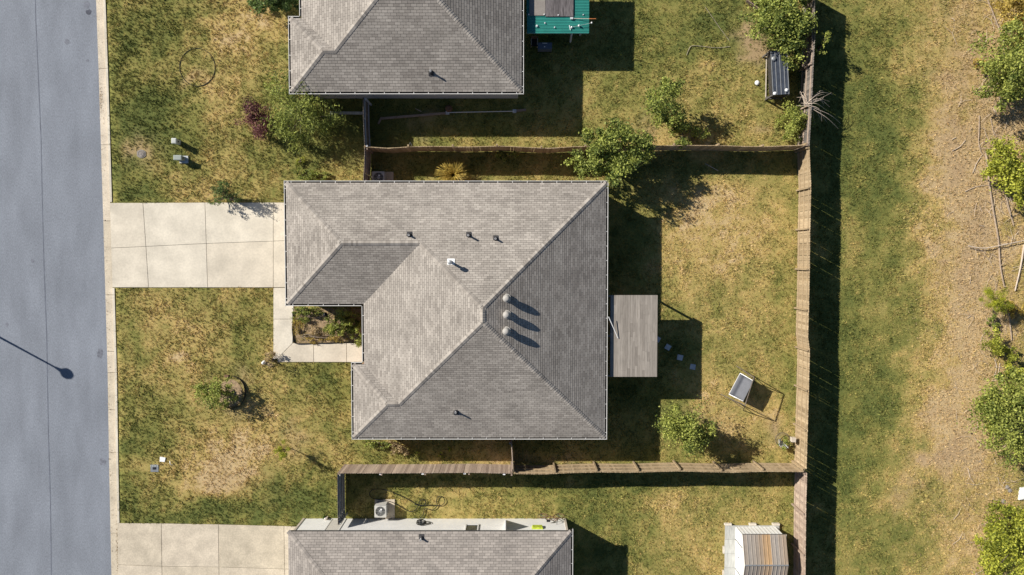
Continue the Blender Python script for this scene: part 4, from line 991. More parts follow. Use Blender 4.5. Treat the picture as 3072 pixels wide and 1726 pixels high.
for a_, b_ in ((P_(-.5, .31), P_(-.15, .78)), (P_(-.5, .31), P_(-.02, .3)), (P_(-.02, .3), P_(-.18, .85)), (P_(-.02, .3), P_(.36, .75)), (P_(-.15, .75), P_(.34, .82)), (P_(.5, .31), P_(.33, .92))): mb.tube([a_, b_], .018, 6)
mb.build('frame', 'rust_brown', bk); MB().beam(P_(-.3, .9), P_(-.08, .9), .12, .05).build('saddle', 'black_metal', bk); MB().tube([P_(.3, .98, .55), P_(.33, .98, .28), P_(.3, .98, .05)], .014, 6).build('handlebar', 'black_metal', bk)
c = W(1692, 1556, 0); MB().box(c.x - .10, c.x + .10, c.y - .55, c.y - .02, -.1, 2.25, .4).thing('privacy_post', 'pale_wood', 'tall grey board post at the corner of the white wall', 'post', (c.x, c.y, 0))
# ------------------------------------------------------------------ utility pieces in the front lawns
def pedestal(label, m, px0, py0, px1, py1, h, flange):
    a = W(px0, py0, h); b = W(px1, py1, h); t = thing('utility_pedestal', label, 'utility pedestal', ((a.x + b.x) / 2, (a.y + b.y) / 2, 0), 'utility pedestals by the road')
    MB().prism(shrink([(a.x, b.y), (b.x, b.y), (b.x, a.y), (a.x, a.y)], .02), -.03, h - .06).build('cabinet', m, t)
    p = [(a.x - .01, b.y - .01), (b.x + .01, b.y - .01), (b.x + .01, a.y + .01), (a.x - .01, a.y + .01)]; n = 4
    i = shrink(p, .04); mb = MB(); mb.mesh([(x, y, h - .07) for x, y in p] + [(x, y, h - .02) for x, y in p] + [(x, y, h) for x, y in i], [(0, 1, 5, 4), (1, 2, 6, 5), (2, 3, 7, 6), (3, 0, 4, 7), (4, 5, 9, 8), (5, 6, 10, 9), (6, 7, 11, 10), (7, 4, 8, 11), (8, 9, 10, 11), (3, 2, 1, 0)]); mb.build('lid', m, t)
    MB().box(b.x + .002, b.x + .02, (a.y + b.y) / 2 - .04, (a.y + b.y) / 2 + .04, h * .5, h * .5 + .1).build('lock', 'ac_dark', t)
    if flange: MB().prism([(a.x + .1, b.y - .12), (b.x + .15, b.y - .12), (b.x + .15, a.y + .04), (a.x + .1, a.y + .04)], -.02, .06).build('base', 'stone', t)
pedestal('small pale utility pedestal in the lawn by the road', 'pedestal', 514, 415, 528, 430, .72, False)
pedestal('wide green grey utility pedestal on a pale base in the lawn', 'pedestal_green', 520, 466, 544, 480, .62, True)
c = W(424, 462, .0); mh = thing('manhole', 'round rusty manhole cover set in concrete in the front lawn', 'manhole', c)
MB().prism([(c.x + .26 * math.cos(a) * (1.15 if k % 2 else 1), c.y + .26 * math.sin(a)) for k, a in enumerate([2 * math.pi * j / 12 for j in range(12)])], -.03, .02).build('collar', 'tan_panel', mh)
MB().lathe((c.x, c.y, .02), [(.2, 0), (.2, .02), (.165, .022), (.165, .01), (.14, .01), (.14, .028), (.06, .03), (.05, .036)], 24).build('cover', 'iron', mh)
NOGRASS.append([(c.x + .42 * math.cos(a), c.y + .42 * math.sin(a)) for a in [2 * math.pi * j / 12 for j in range(12)]])
c = W(464, 1405, 0); wm = thing('water_meter_box', 'square grey water meter lid flush with the front lawn', 'meter box', c)
MB().box(c.x - .24, c.x + .24, c.y - .22, c.y + .22, -.03, .03).build('lid', 'plastic_lid', wm); MB().box(c.x - .1, c.x + .1, c.y - .07, c.y + .07, .031, .045).build('reader_plate', 'black_metal', wm)
mb = MB()
for k in range(5): mb.box(c.x - .22 + k * .1, c.x - .19 + k * .1, c.y + .1, c.y + .2, .031, .036)
mb.build('lid_rib', 'pedestal', wm)
NOGRASS.append([(c.x - .25, c.y - .23), (c.x + .25, c.y - .23), (c.x + .25, c.y + .23), (c.x - .25, c.y + .23)])
c = W(488, 1378, 0); p = [(c.x - .17, c.y - .13), (c.x + .14, c.y - .16), (c.x + .19, c.y + .1), (c.x - .14, c.y + .16)]
MB().prism(p, -.01, .05).thing('valve_cover', 'white_paint', 'flat white valve cover lying in grass by the meter lid', 'cover', c); NOGRASS.append(p)
c = W(514, 1388, 0); MB().tube(smooth_pts([c + Vector((-.08, .1, .03)), c + Vector((-.02, 0, .12)), c + Vector((.0, -.1, .1)), c + Vector((.1, -.14, .03))]), .02, 6).thing('hose_stub', 'white_paint', 'short bent white hose stub in green grass by the valve cover', 'hose', c)
def ring(label, px, py, r, h, z, m, name='garden_edging', a0=0, a1=2 * math.pi, rx=None):
    c = W(px, py, 0); mb = MB(); n = 40; V = []; rx = rx or r
    for k in range(n + 1):
        a = a0 + (a1 - a0) * k / n
        for rr, zz in ((0, -.03), (0, h), (.02, h), (.02, -.03)): V.append((c.x + (rx + rr) * math.cos(a), c.y + (r + rr) * math.sin(a), zz))
    fs = []
    for k in range(n):
        for j in range(4): fs.append((4 * k + j, 4 * k + (j + 1) % 4, 4 * (k + 1) + (j + 1) % 4, 4 * (k + 1) + j))
    mb.mesh(V, fs); return mb.thing(name, m, label, 'edging', c)
ring('round black edging ring around a patch of plain grass', 592, 202, 1.10, .024, 0, 'rubber_edging', rx=1.04)
ring('black plastic edging arc around the leafy lawn shrub', 695, 1176, .98, .14, 0, 'rubber_edging', a0=-2.0, a1=1.45, rx=.85)
c = W(690, 1180, 0); mul = [(c.x + .75 * math.cos(a), c.y + .85 * math.sin(a), .012) for a in [2 * math.pi * j / 20 for j in range(20)]]
MB().poly(mul).build('mulch', 'mulch', GROUND); NOGRASS.append([p[:2] for p in mul])
c = W(681, 1128, 0); MB().box(c.x - .12, c.x + .12, c.y - .07, c.y + .07, 0, .12).thing('brick', 'rust_brown', 'dark brick holding the end of the black edging arc', 'brick', c)
# front flower bed
bed = Wl([(882, 926), (1090, 926), (1088, 1026), (960, 1030), (886, 1030), (880, 1000)], .012); MB().poly(list(reversed(bed)) if False else [tuple(p) for p in ccw([tuple(q) for q in bed])]).build('flower_bed', 'mulch', GROUND)
edg = smooth_pts(Wl([(878, 935), (879, 960), (877, 985), (880, 1015), (886, 1030), (915, 1031), (945, 1029), (985, 1029), (1030, 1026), (1060, 1027)], .05))
mb = MB()
for p, q in zip(edg[:-1], edg[1:]): mb.beam(p, q, .025, .14)
mb.thing('bed_edging', 'rubber_edging', 'thin black edging strip between the flower bed and the path', 'edging', (edg[0].x, edg[0].y, 0))
c = W(977, 944, .95); st = W(972, 950, 0); gl = thing('garden_ball', 'black ball finial on a thin stake in the flower bed', 'ornament', (c.x, c.y, 0))
MB().lathe((c.x, c.y, .85), [(.02, 0), (.09, .04), (.13, .12), (.13, .17), (.09, .25), (.02, .28)], 16).build('ball', 'black_metal', gl, smooth=True); MB().tube([(c.x, c.y, -.03), (c.x, c.y, .87)], .018, 6).build('stake', 'black_metal', gl)
MB().tube([W(942, 957, .35), W(960, 952, .5), (c.x, c.y, .8)], .014, 6).build('side_arm', 'black_metal', gl)
c = W(794, 1087, 0); fg = thing('garden_figure', 'small white garden ornament beside the dry twiggy shrub', 'ornament', c)
MB().lathe(c, [(.11, -.01), (.12, .1), (.09, .22), (.10, .27)], 10).build('body', 'white_paint', fg); MB().lathe(c + Vector((0, 0, .25)), [(.03, 0), (.08, .05), (.07, .13), (.02, .16)], 10).build('head', 'white_paint', fg)
c = W(808, 1092, 0); MB().lathe(c, [(.07, -.01), (.1, .16), (.085, .16), (.07, .1)], 10).thing('flower_pot', 'stone', 'small pale flower pot next to the white garden ornament', 'pot', c)
# back corner: rock ring shrub and a pale box on the fence
c = W(2381, 1320, .9); MB().box(c.x - .12, c.x + .12, c.y - .13, c.y + .13, .65, .95).thing('bird_box', 'pale_wood', 'small pale wooden box fixed to the honey coloured fence', 'box', (c.x, c.y, .65))
bb = W(2345, 1318, 0); rk_root = thing('wire_planter', 'wire planter basket with grey sticks and leaves by the fence', 'planter', bb)
mb = MB()
for z_, r_ in ((.05, .42), (.25, .44), (.45, .42)): mb.tube([(bb.x + r_ * math.cos(a), bb.y + r_ * math.sin(a), z_) for a in [2 * math.pi * k / 20 for k in range(21)]], .012, 5, cap=False)
mb.build('hoop', 'tube_brown', rk_root)
for k in range(9):
    a = 2.4 + k * .28; mb = MB(); mb.tube([bb + Vector((.1 * math.cos(a), .1 * math.sin(a), .1)), bb + Vector((.42 * math.cos(a + .5), .42 * math.sin(a + .5), .62))], .02, 5); mb.build('stick', 'stone', rk_root)
# knots in the honey fence
# pipes and beams lying in the shaded yard
MB().beam(W(1145, 356, .06), W(1338, 340, .06), .13, .09, .3).thing('timber_beam', 'fence_grey', 'long mossy timber beam lying in the shaded grass', 'beam', W(1145, 356, 0))
MB().beam(W(1135, 372, .04), W(1145, 352, .06), .10, .06, .3).thing('timber_offcut', 'fence_grey', 'short timber offcut at the end of the mossy beam', 'beam', W(1135, 372, 0))
sp = thing('badminton_pole', 'thin white pole with grey end brackets lying in the shade', 'pole', W(1345, 338, 0))
MB().tube([W(1345, 338, .1), W(1542, 334, .1)], .022, 8).build('shaft', 'white_paint', sp)
for px, py in ((1343, 339), (1544, 334)): c = W(px, py, .05); MB().box(c.x - .12, c.x + .1, c.y - .1, c.y + .1, -.01, .1).build('bracket', 'stone', sp)
MB().beam(W(1545, 333, .06), W(1578, 330, .06), .14, .05).thing('plank', 'fence_grey', 'short plank end beside the white pole in the shade', 'plank', W(1560, 332, 0))
c = W(1347, 328, 0); MB().lathe(c, [(.2, -.01), (.22, .2), (.12, .3)], 9).thing('sack', 'rust_brown', 'dark brown sack lying at the end of the mossy beam', 'sack', c)
MB().tube([W(1246, 326, .05), W(1264, 335, .06)], .02, 6).thing('stick', 'pale_twig', 'short pale stick lying in shade beside the mossy beam', 'stick', W(1250, 328, 0))
MB().beam(W(990, 339, .04), W(1090, 340, .04), .16, .08, .5).thing('timber_edging', 'grey_plank', 'grey timber edging running to the short dark fence', 'edging', W(1000, 339, 0))
c = W(1230, 437, 1.83); mb = MB(); mb.tube([W(1226, 439, 1.6), W(1230, 427, 2.05), W(1236, 437, 1.7)], .014, 6); mb.thing('wire_hook', 'white_paint', 'bent white wire hook on top of the brown fence', 'hook', (c.x, c.y, 1.6))
MB().tube(smooth_pts(Wl([(2060, 165), (2066, 150), (2076, 138), (2110, 140), (2150, 144), (2190, 140)], .03)), .018, 6).thing('garden_hose', 'hose_pale', 'pale garden hose lying across the sunny neighbour lawn', 'hose', W(2066, 150, 0))
MB().tube(Wl([(2115, 20), (2160, 85), (2188, 122)], .03), .012, 5).thing('cord', 'hose_pale', 'thin pale cord stretched on the green lawn', 'cord', W(2115, 20, 0))
MB().tube(Wl([(2116, 491), (2155, 513)], .05), .022, 6).thing('stick', 'pale_twig', 'thin pale stick in the brown fence shadow', 'stick', W(2116, 491, 0))
# street lamp that throws its shadow over the road
hs_ = W(205, 1124, -.1); LH = 4.6; Lh = LH / math.tan(SUN_EL)
lb = Vector((hs_.x - Lh * math.cos(SUN_AZ), hs_.y - Lh * math.sin(SUN_AZ), -.1))
sl = thing('street_lamp', 'dark street lamp post with globe head across the road', 'street lamp', lb)
MB().lathe(lb, [(.16, 0), (.14, .3), (.07, .5), (.05, LH - .58)], 12).build('post', 'black_metal', sl); MB().lathe(lb + Vector((0, 0, LH - .86)), [(.05, .25), (.11, .5), (.12, .62)], 12).build('neck', 'black_metal', sl)
MB().lathe(lb + Vector((0, 0, LH - .25)), [(.05, 0), (.24, .05), (.31, .13), (.31, .22), (.24, .31), (.05, .36)], 18).build('globe', 'white_trim', sl, smooth=True)
# ------------------------------------------------------------------ plants
def leaves(name, C, size, tint, m, parent, aspect=.55, up=.45, seed=0):
    """leaf blades: one small rhombus each, spread through the crown"""
    rg = np.random.default_rng(seed); n = len(C)
    nrm = rg.normal(size=(n, 3)); nrm[:, 2] = np.abs(nrm[:, 2]) + up; nrm /= np.linalg.norm(nrm, axis=1)[:, None]
    t = rg.normal(size=(n, 3)); t -= nrm * np.sum(t * nrm, 1)[:, None]; t /= np.linalg.norm(t, axis=1)[:, None]; b = np.cross(nrm, t)
    s = (size * rg.uniform(.6, 1.35, n))[:, None]
    V = np.stack([C - t * s, C - b * s * aspect + nrm * s * .12, C + t * s, C + b * s * aspect + nrm * s * .12], 1).reshape(-1, 3)
    V = V - np.array(ORG[parent.name] if parent else (0, 0, 0))
    me = bpy.data.meshes.new(name); me.vertices.add(4 * n); me.vertices.foreach_set('co', V.astype(np.float32).ravel())
    me.loops.add(4 * n); me.loops.foreach_set('vertex_index', np.arange(4 * n, dtype=np.int32)); me.polygons.add(n)
    me.polygons.foreach_set('loop_start', np.arange(0, 4 * n, 4, dtype=np.int32)); me.polygons.foreach_set('loop_total', np.full(n, 4, np.int32))
    me.update(calc_edges=True)
    me.attributes.new('tint', 'FLOAT', 'FACE').data.foreach_set('value', np.clip(tint, 0, 1).astype(np.float32))
    me.materials.append(MATS[m]); o = bpy.data.objects.new(name, me); COL.objects.link(o)
    if parent: o.parent = parent
    ORG[o.name] = Vector(ORG[parent.name]) if parent else Vector((0, 0, 0)); return o
PSEED = [100]
def plant(name, label, cat, base_px, lobes, n, size, m, stem='bark', trunk_r=.06, clumps=26, sig=.16, aspect=.55, group=None, stems=1, fill=.5, limb=14):
    """lobes: (px, py, centre height, rx, ry, rz in metres); leaves gather in clumps through each lobe"""
    PSEED[0] += 1; rg = np.random.default_rng(PSEED[0]); rr = random.Random(PSEED[0])
    b = W(*base_px, 0); root = thing(name, label, cat, b, group)
    pts = []; cl = []; tv = []; n = int(n * 1.5); size = size * .85
    tot = sum(l[3] * l[4] for l in lobes)
    for px, py, z, rx, ry, rz in lobes:
        rx *= .88; ry *= .88; c = W(px, py, z); k = max(5, int(clumps * len(lobes) * rx * ry / tot)); nn = int(n * rx * ry / tot)
        d = rg.normal(size=(k, 3)); d /= np.linalg.norm(d, axis=1)[:, None]; rad = rg.uniform(fill, 1.22, k)[:, None]
        cc = np.array(c) + d * rad * np.array([rx, ry, rz]) * .86; cc[:, 2] = np.maximum(cc[:, 2], .12); cl += [Vector(q) for q in cc]
        ct = rg.uniform(.15, .85, k); idx = rg.integers(0, k, nn)
        P = cc[idx] + rg.normal(size=(nn, 3)) * sig * np.array([rx, ry, rz * .9]) * rg.uniform(.6, 1.3, k)[idx][:, None]
        sh = (rg.random(k) < .4)[idx] * rg.uniform(0, .55, nn); P = P * 1.0 + d[idx] * (sh * min(rx, ry))[:, None] * np.array([1, 1, .6])
        P[:, 2] = np.maximum(P[:, 2], .04); pts.append(P); tv.append(ct[idx] + rg.normal(size=nn) * .24)
    mb = MB(); ctr = W(lobes[0][0], lobes[0][1], lobes[0][2])
    if stems == 1:
        top = Vector((b.x * .4 + ctr.x * .6, b.y * .4 + ctr.y * .6, ctr.z * .55)); mb.tube([b + Vector((0, 0, -.1)), b.lerp(top, .5) + Vector((.02, .02, 0)), top], [trunk_r * 1.3, trunk_r, trunk_r * .75], 8)
        for q in rr.sample(cl, min(limb, len(cl))):
            mid = top.lerp(q, .5) + Vector((rr.uniform(-.05, .05), rr.uniform(-.05, .05), .08)); mb.tube([top, mid, q], [trunk_r * .55, trunk_r * .35, trunk_r * .12], 5, cap=False)
    else:
        for q in rr.sample(cl, min(limb, len(cl))):
            s = b + Vector((rr.uniform(-.08, .08), rr.uniform(-.08, .08), -.05)); mid = s.lerp(q, .5) + Vector((0, 0, .12)); mb.tube([s, mid, q], [trunk_r * .5, trunk_r * .35, trunk_r * .12], 5, cap=False)
    mb.build('trunk' if stems == 1 else 'stem', stem, root)
    leaves('crown' if cat == 'tree' else 'foliage', np.concatenate(pts), size, np.concatenate(tv), m, root, aspect, seed=PSEED[0])
    return root
# trees and tall shrubs in the yards
plant('broadleaf_tree', 'spreading green tree growing over the brown wavy fence', 'tree', (1830, 480), [(1765, 475, 2.1, 1.0, 1.0, .75), (1860, 430, 2.5, 1.6, 1.15, .85), (1850, 500, 2.2, 1.3, .95, .8), (1925, 440, 2.2, .85, .85, .7), (1800, 420, 2.6, 1.0, .8, .6)], 9000, .085, 'leaf_mid', trunk_r=.1, clumps=30)
plant('tall_shrub', 'tall loose shrub with open branches on the sunny neighbour lawn', 'shrub', (2035, 372), [(1995, 295, 2.3, 1.0, 1.0, .8), (2015, 340, 1.6, 1.0, .8, .8), (2050, 395, 1.1, .9, .7, .6), (1975, 330, 1.7, .6, .7, .6), (2005, 265, 2.2, .6, .5, .5)], 5200, .075, 'leaf_mid', stems=5, trunk_r=.05, clumps=16, limb=22, sig=.2)
plant('broadleaf_tree', 'dense dark green tree overhanging the weathered dark fence and coop', 'tree', (2345, 100), [(2330, 60, 1.7, 1.5, 1.4, .8), (2390, 70, 1.6, 1.0, 1.4, .75), (2365, 150, 1.45, 1.0, 1.0, .6), (2395, 195, 1.2, .6, .55, .5), (2310, 0, 1.6, .9, .7, .7), (2395, -10, 1.7, .9, .9, .7)], 12000, .085, 'leaf_mid', trunk_r=.11, clumps=30)
plant('hedge_shrub', 'round green shrub squeezed between coop and fence corner', 'shrub', (2380, 375), [(2383, 362, .9, .95, 1.0, .8), (2375, 395, .7, .7, .6, .6)], 4200, .06, 'leaf_bright', stems=4, clumps=24)
plant('broadleaf_tree', 'small round bright green tree alone in the dry back yard', 'tree', (2075, 1300), [(2066, 1288, 2.1, 1.5, 1.4, .95), (2035, 1272, 1.9, .8, .8, .7), (2088, 1322, 1.8, .9, .8, .7)], 6500, .075, 'leaf_bright', trunk_r=.07, clumps=30)
plant('wispy_shrub', 'large wispy green shrub beside the grey house corner', 'shrub', (905, 355), [(880, 335, 2.0, 1.5, 1.3, 1.2), (850, 270, 1.6, 1.1, 1.0, .9), (935, 360, 1.6, 1.4, 1.1, 1.0), (900, 295, 2.2, 1.1, .8, .8), (880, 395, 1.1, 1.2, .8, .8), (990, 375, 1.0, .8, .8, .7)], 5600, .12, 'leaf_mid', stems=8, clumps=18, aspect=.2, limb=36, sig=.24)
plant('red_shrub', 'dark red leaved shrub on the front lawn', 'shrub', (782, 358), [(770, 355, .9, 1.0, 1.0, .7), (752, 335, .9, .6, .5, .5)], 3600, .055, 'leaf_red', stems=5, clumps=26)
plant('dark_shrub', 'dark green shrub against the grey house wall at its step', 'shrub', (830, -10), [(800, -15, 1.2, 1.1, 1.0, .9), (850, 5, .9, .8, .7, .7)], 4200, .08, 'leaf_dark', stems=5)
plant('spiky_shrub', 'sparse dark shrub at the edge of the driveway', 'shrub', (680, 590), [(662, 572, 1.1, .75, .6, .6), (700, 588, 1.0, .55, .45, .6), (645, 600, .8, .5, .45, .4), (675, 560, 1.4, .5, .4, .4)], 1500, .06, 'leaf_dark', stems=8, trunk_r=.05, clumps=24, limb=44, sig=.13, fill=.35, aspect=.35)
plant('lawn_shrub', 'leafy shrub inside the black edging arc', 'shrub', (678, 1182), [(640, 1180, 1.0, .95, .95, .7), (612, 1165, .9, .6, .7, .5), (670, 1158, .9, .7, .5, .5), (685, 1195, 1.0, .7, .5, .5)], 3000, .06, 'leaf_mid', stems=6, trunk_r=.045, clumps=22, limb=28)
plant('dry_shrub', 'dry twiggy brown shrub at the path corner', 'shrub', (818, 1082), [(812, 1075, .55, .45, .55, .5)], 420, .045, 'leaf_dry', stems=6, trunk_r=.035, clumps=16, limb=16)
plant('young_pine', 'young yellow green pine sapling on the dry front lawn', 'tree', (873, 1347), [(847, 1352, 1.25, .38, .5, .5)], 800, .11, 'needle', trunk_r=.025, clumps=16, aspect=.09)
plant('weed_bush', 'low green weed bush near the house gutter corner', 'bush', (920, 525), [(915, 525, .35, .9, .45, .3), (960, 530, .3, .6, .3, .25)], 1500, .05, 'leaf_mid', stems=4, clumps=22)
plant('weed_clump', 'yellow green weed clump at the edge of the shrub shadow', 'weed', (903, 487), [(903, 485, .25, .35, .4, .25)], 350, .06, 'leaf_yellow', stems=4, clumps=10, aspect=.25)
plant('broadleaf_weed', 'broad leaved green weed at the foot of the brown fence', 'weed', (1515, 470), [(1505, 468, .3, .45, .3, .2), (1535, 465, .35, .3, .25, .2)], 130, .13, 'leaf_bright', stems=4, clumps=12, aspect=.5)
for px, py, n_, lab in ((1323, 1366, 34, 'small pale weed with broad leaves in the narrow side yard'), (1347, 1349, 34, 'small yellowish weed with broad leaves close to the gutter'), (1255, 1362, 20, 'tiny yellowish weed near the shaded edge of the side yard')):
    plant('weed', lab, 'weed', (px, py), [(px, py, .25, .16, .2, .12)], n_, .10, 'leaf_yellow', stems=3, clumps=6, aspect=.35)
plant('bed_weed', 'straw and green weeds spread along the black bed edging', 'weed', (900, 1005), [(895, 975, .15, .35, .8, .15), (935, 1015, .15, .9, .3, .15), (1010, 1018, .15, .8, .3, .15)], 1700, .05, 'leaf_gold', stems=4, clumps=20, aspect=.25)
plant('bed_weed', 'bright green ground weed between bed edging and black ball', 'weed', (915, 955), [(905, 955, .2, .5, .4, .2), (945, 935, .25, .6, .25, .2)], 900, .05, 'leaf_bright', stems=4, clumps=18, aspect=.4)
plant('flower_shrub', 'green flowering shrub in the front bed', 'shrub', (1000, 985), [(1002, 975, .7, .6, .6, .55), (1030, 985, .7, .55, .5, .5)], 1700, .055, 'leaf_bright', stems=5, clumps=20)
plant('bed_shrub', 'shaded dark shrub in the front bed under the eave', 'shrub', (1040, 950), [(1035, 950, .8, .7, .55, .6), (1065, 975, .6, .4, .6, .5)], 1800, .06, 'leaf_mid', stems=5, clumps=20)
plant('bed_weed', 'leafy green weed at the bed edge below the garage eave', 'weed', (905, 935), [(905, 935, .35, .7, .3, .3)], 700, .05, 'leaf_mid', stems=4, clumps=14)
plant('strappy_plant', 'strappy yellow green plant under the eave beside the path', 'plant', (1082, 1012), [(1076, 1010, .4, .4, .6, .35)], 380, .13, 'leaf_bright', stems=4, clumps=12, aspect=.12)
plant('dry_bed_plant', 'dry straw coloured plant in the middle of the front bed', 'plant', (960, 985), [(955, 985, .2, .6, .5, .18)], 500, .06, 'leaf_dry', stems=5, clumps=16, aspect=.3)
plant('side_shrub', 'green shrub half hidden below the side gutter', 'shrub', (1125, 1328), [(1115, 1328, .45, .6, .3, .35), (1150, 1335, .4, .5, .3, .3)], 900, .055, 'leaf_mid', stems=4, clumps=16)
plant('side_shrub', 'reddish dry shrub below the side gutter next to green shrub', 'shrub', (1195, 1340), [(1190, 1340, .35, .6, .4, .3), (1215, 1355, .25, .5, .3, .2)], 800, .05, 'leaf_dry', stems=4, clumps=16)
plant('planter_leaves', 'leafy plant growing out of the wire planter basket', 'plant', (2350, 1330), [(2350, 1332, .5, .45, .35, .3)], 600, .045, 'leaf_mid', stems=4, clumps=14)
plant('fence_sprout', 'light green sprout reaching over the weathered dark fence', 'plant', (2455, 150), [(2473, 115, 1.6, .25, .6, .4), (2458, 160, 1.4, .3, .25, .3)], 420, .06, 'leaf_bright', stems=3, clumps=10)
plant('fence_sapling', 'thin sapling leaning over the wavy fence beside the spreading tree', 'plant', (2060, 430), [(2045, 432, 1.7, .6, .28, .4), (2100, 400, 1.0, .6, .4, .4)], 700, .06, 'leaf_bright', stems=4, clumps=14)
# woodland edge trees
wood = [((3065, 200), [(3050, 175, 2.6, 1.9, 1.9, 1.2), (3030, 265, 2.0, 1.5, 1.1, .9), (3005, 215, 1.5, 1.2, 1.2, .8), (3060, 120, 2.2, 1.4, .9, .8)], 9500, 'leaf_bright', 'tall bright green tree above the fallen branches at the wood edge'),
        ((3070, 510), [(3050, 490, 1.8, 1.6, 1.4, 1.0), (3010, 510, 1.1, 1.0, .9, .6), (3065, 565, 2.0, 1.0, .9, .7), (2995, 470, .7, .7, .6, .4)], 6500, 'leaf_yellow', 'low yellow green tree beside the fallen trunks'),
        ((3075, 1270), [(3055, 1250, 3.0, 2.1, 2.4, 1.5), (3010, 1205, 2.0, 1.5, 1.3, 1.0), (3040, 1345, 2.6, 1.5, 1.2, 1.1), (2985, 1230, 1.2, .9, 1.1, .7), (3060, 1160, 1.8, 1.4, 1.0, .8)], 13000, 'leaf_bright', 'largest bushy green tree at the edge of the dry field'),
        ((3075, 1630), [(3045, 1620, 2.2, 1.9, 2.0, 1.2), (3020, 1690, 1.8, 1.6, 1.3, 1.0), (3030, 1560, 1.6, 1.4, 1.0, .8), (2985, 1650, 1.0, .9, 1.3, .6)], 10500, 'leaf_yellow', 'bushy yellow green tree near the white debris'),
        ((3080, 30), [(3060, 15, 1.8, 1.2, 1.3, .9), (3065, 90, 1.0, .8, .7, .6)], 3000, 'leaf_gold', 'golden leaved tree beside the bright green tree')]
for b, l, n, m, lab in wood: plant('woodland_tree', lab, 'tree', b, l, n, .085, m, trunk_r=.09, clumps=30, group='trees at the wood edge')
plant('young_pine', 'small soft needled pine beside the long fallen trunk', 'tree', (2995, 905), [(2975, 895, 1.3, .75, .8, .6), (3010, 915, 1.0, .6, .5, .5)], 3200, .11, 'needle', trunk_r=.05, clumps=20, aspect=.08)
plant('field_bush', 'yellow green bush below the small pine', 'bush', (2995, 1035), [(2985, 1025, .7, .7, .8, .5), (3020, 1055, .6, .6, .5, .4)], 1700, .06, 'leaf_yellow', stems=5, clumps=18)
plant('field_bush', 'low dark bush between the small pine and yellow bush', 'bush', (2985, 965), [(2985, 965, .4, .45, .4, .3)], 500, .055, 'leaf_mid', stems=4, clumps=10)
plant('field_bush', 'golden bush at the foot of the largest bushy tree', 'bush', (3040, 1110), [(3035, 1105, .7, .9, .8, .5)], 1500, .06, 'leaf_yellow', stems=5, clumps=16)
plant('field_bush', 'yellow bush beside the broken pale trunk', 'bush', (3055, 930), [(3055, 930, .5, .6, .6, .4)], 800, .06, 'leaf_gold', stems=5, clumps=14)
plant('field_bush', 'orange tinged bush beside the bright tree', 'bush', (2970, 205), [(2965, 205, .4, .5, .5, .3)], 500, .055, 'leaf_gold', stems=5, clumps=12)
plant('field_bush', 'small straw coloured bush among fallen twigs', 'bush', (2935, 185), [(2932, 183, .2, .3, .3, .2)], 200, .05, 'leaf_gold', stems=4, clumps=8)
plant('skirt_bush', 'yellow green low bush skirting the largest bushy tree', 'bush', (2975, 1250), [(2970, 1215, .6, .6, .7, .4), (2985, 1290, .6, .5, .8, .4)], 1500, .06, 'leaf_yellow', stems=5, clumps=14)
# ornamental grass fountain
og = thing('ornamental_grass', 'large golden fountain grass tuft between house and brown fence', 'grass tuft', W(1362, 530, 0))
def tuft(root, n, r, h, m, seed, wd=.016):
    rg = random.Random(seed); c = ORG[root.name]; mb = MB()
    for _ in range(n):
        a = rg.uniform(0, 2 * math.pi); R_ = r * rg.uniform(.25, 1.05); hh = h * rg.uniform(.75, 1.05); d = Vector((math.cos(a), math.sin(a), 0)); s = Vector((-d.y, d.x, 0)) * wd
        P = [c + d * .05, c + d * R_ * .35 + Vector((0, 0, hh * .75)), c + d * R_ * .75 + Vector((0, 0, hh * (1 - .15 * R_ / r))), c + d * R_ + Vector((0, 0, hh * (.85 - .35 * R_ / r)))]
        V = []
        for i, p in enumerate(P): k = (1, .9, .6, .12)[i]; V += [p - s * k, p + s * k]
        mb.mesh(V, [(2 * i, 2 * i + 1, 2 * i + 3, 2 * i + 2) for i in range(3)], rg.random())
    mb.build('blades', m, root, 'stuff')
tuft(og, 620, 1.15, 1.05, 'leaf_gold', 5)
# dead branches on the old fence
db = thing('dead_branches', 'bare pale dead branches hanging over the weathered dark fence', 'branches', W(2425, 300, 0))
root_pt = W(2415, 315, 1.7); rr = random.Random(9)
for k in range(26):
    ex_, ey_ = (rr.uniform(2425, 2505), rr.uniform(272, 372)) if k < 19 else (rr.uniform(2385, 2410), rr.uniform(275, 320))
    if k == 0: ex_, ey_ = 2522, 371
    if k == 1: ex_, ey_ = 2515, 386
    if k == 2: ex_, ey_ = 2470, 283
    q = W(ex_, ey_, rr.uniform(.6, 1.7)); mid = root_pt.lerp(q, .5) + Vector((rr.uniform(-.2, .25), rr.uniform(-.05, .5), rr.uniform(.1, .5)))
    pts_ = smooth_pts([root_pt, mid, q], 4); MB().tube(pts_, [.020 - .014 * i / (len(pts_) - 1) for i in range(len(pts_))], 5).build('branch', 'pale_twig', db)
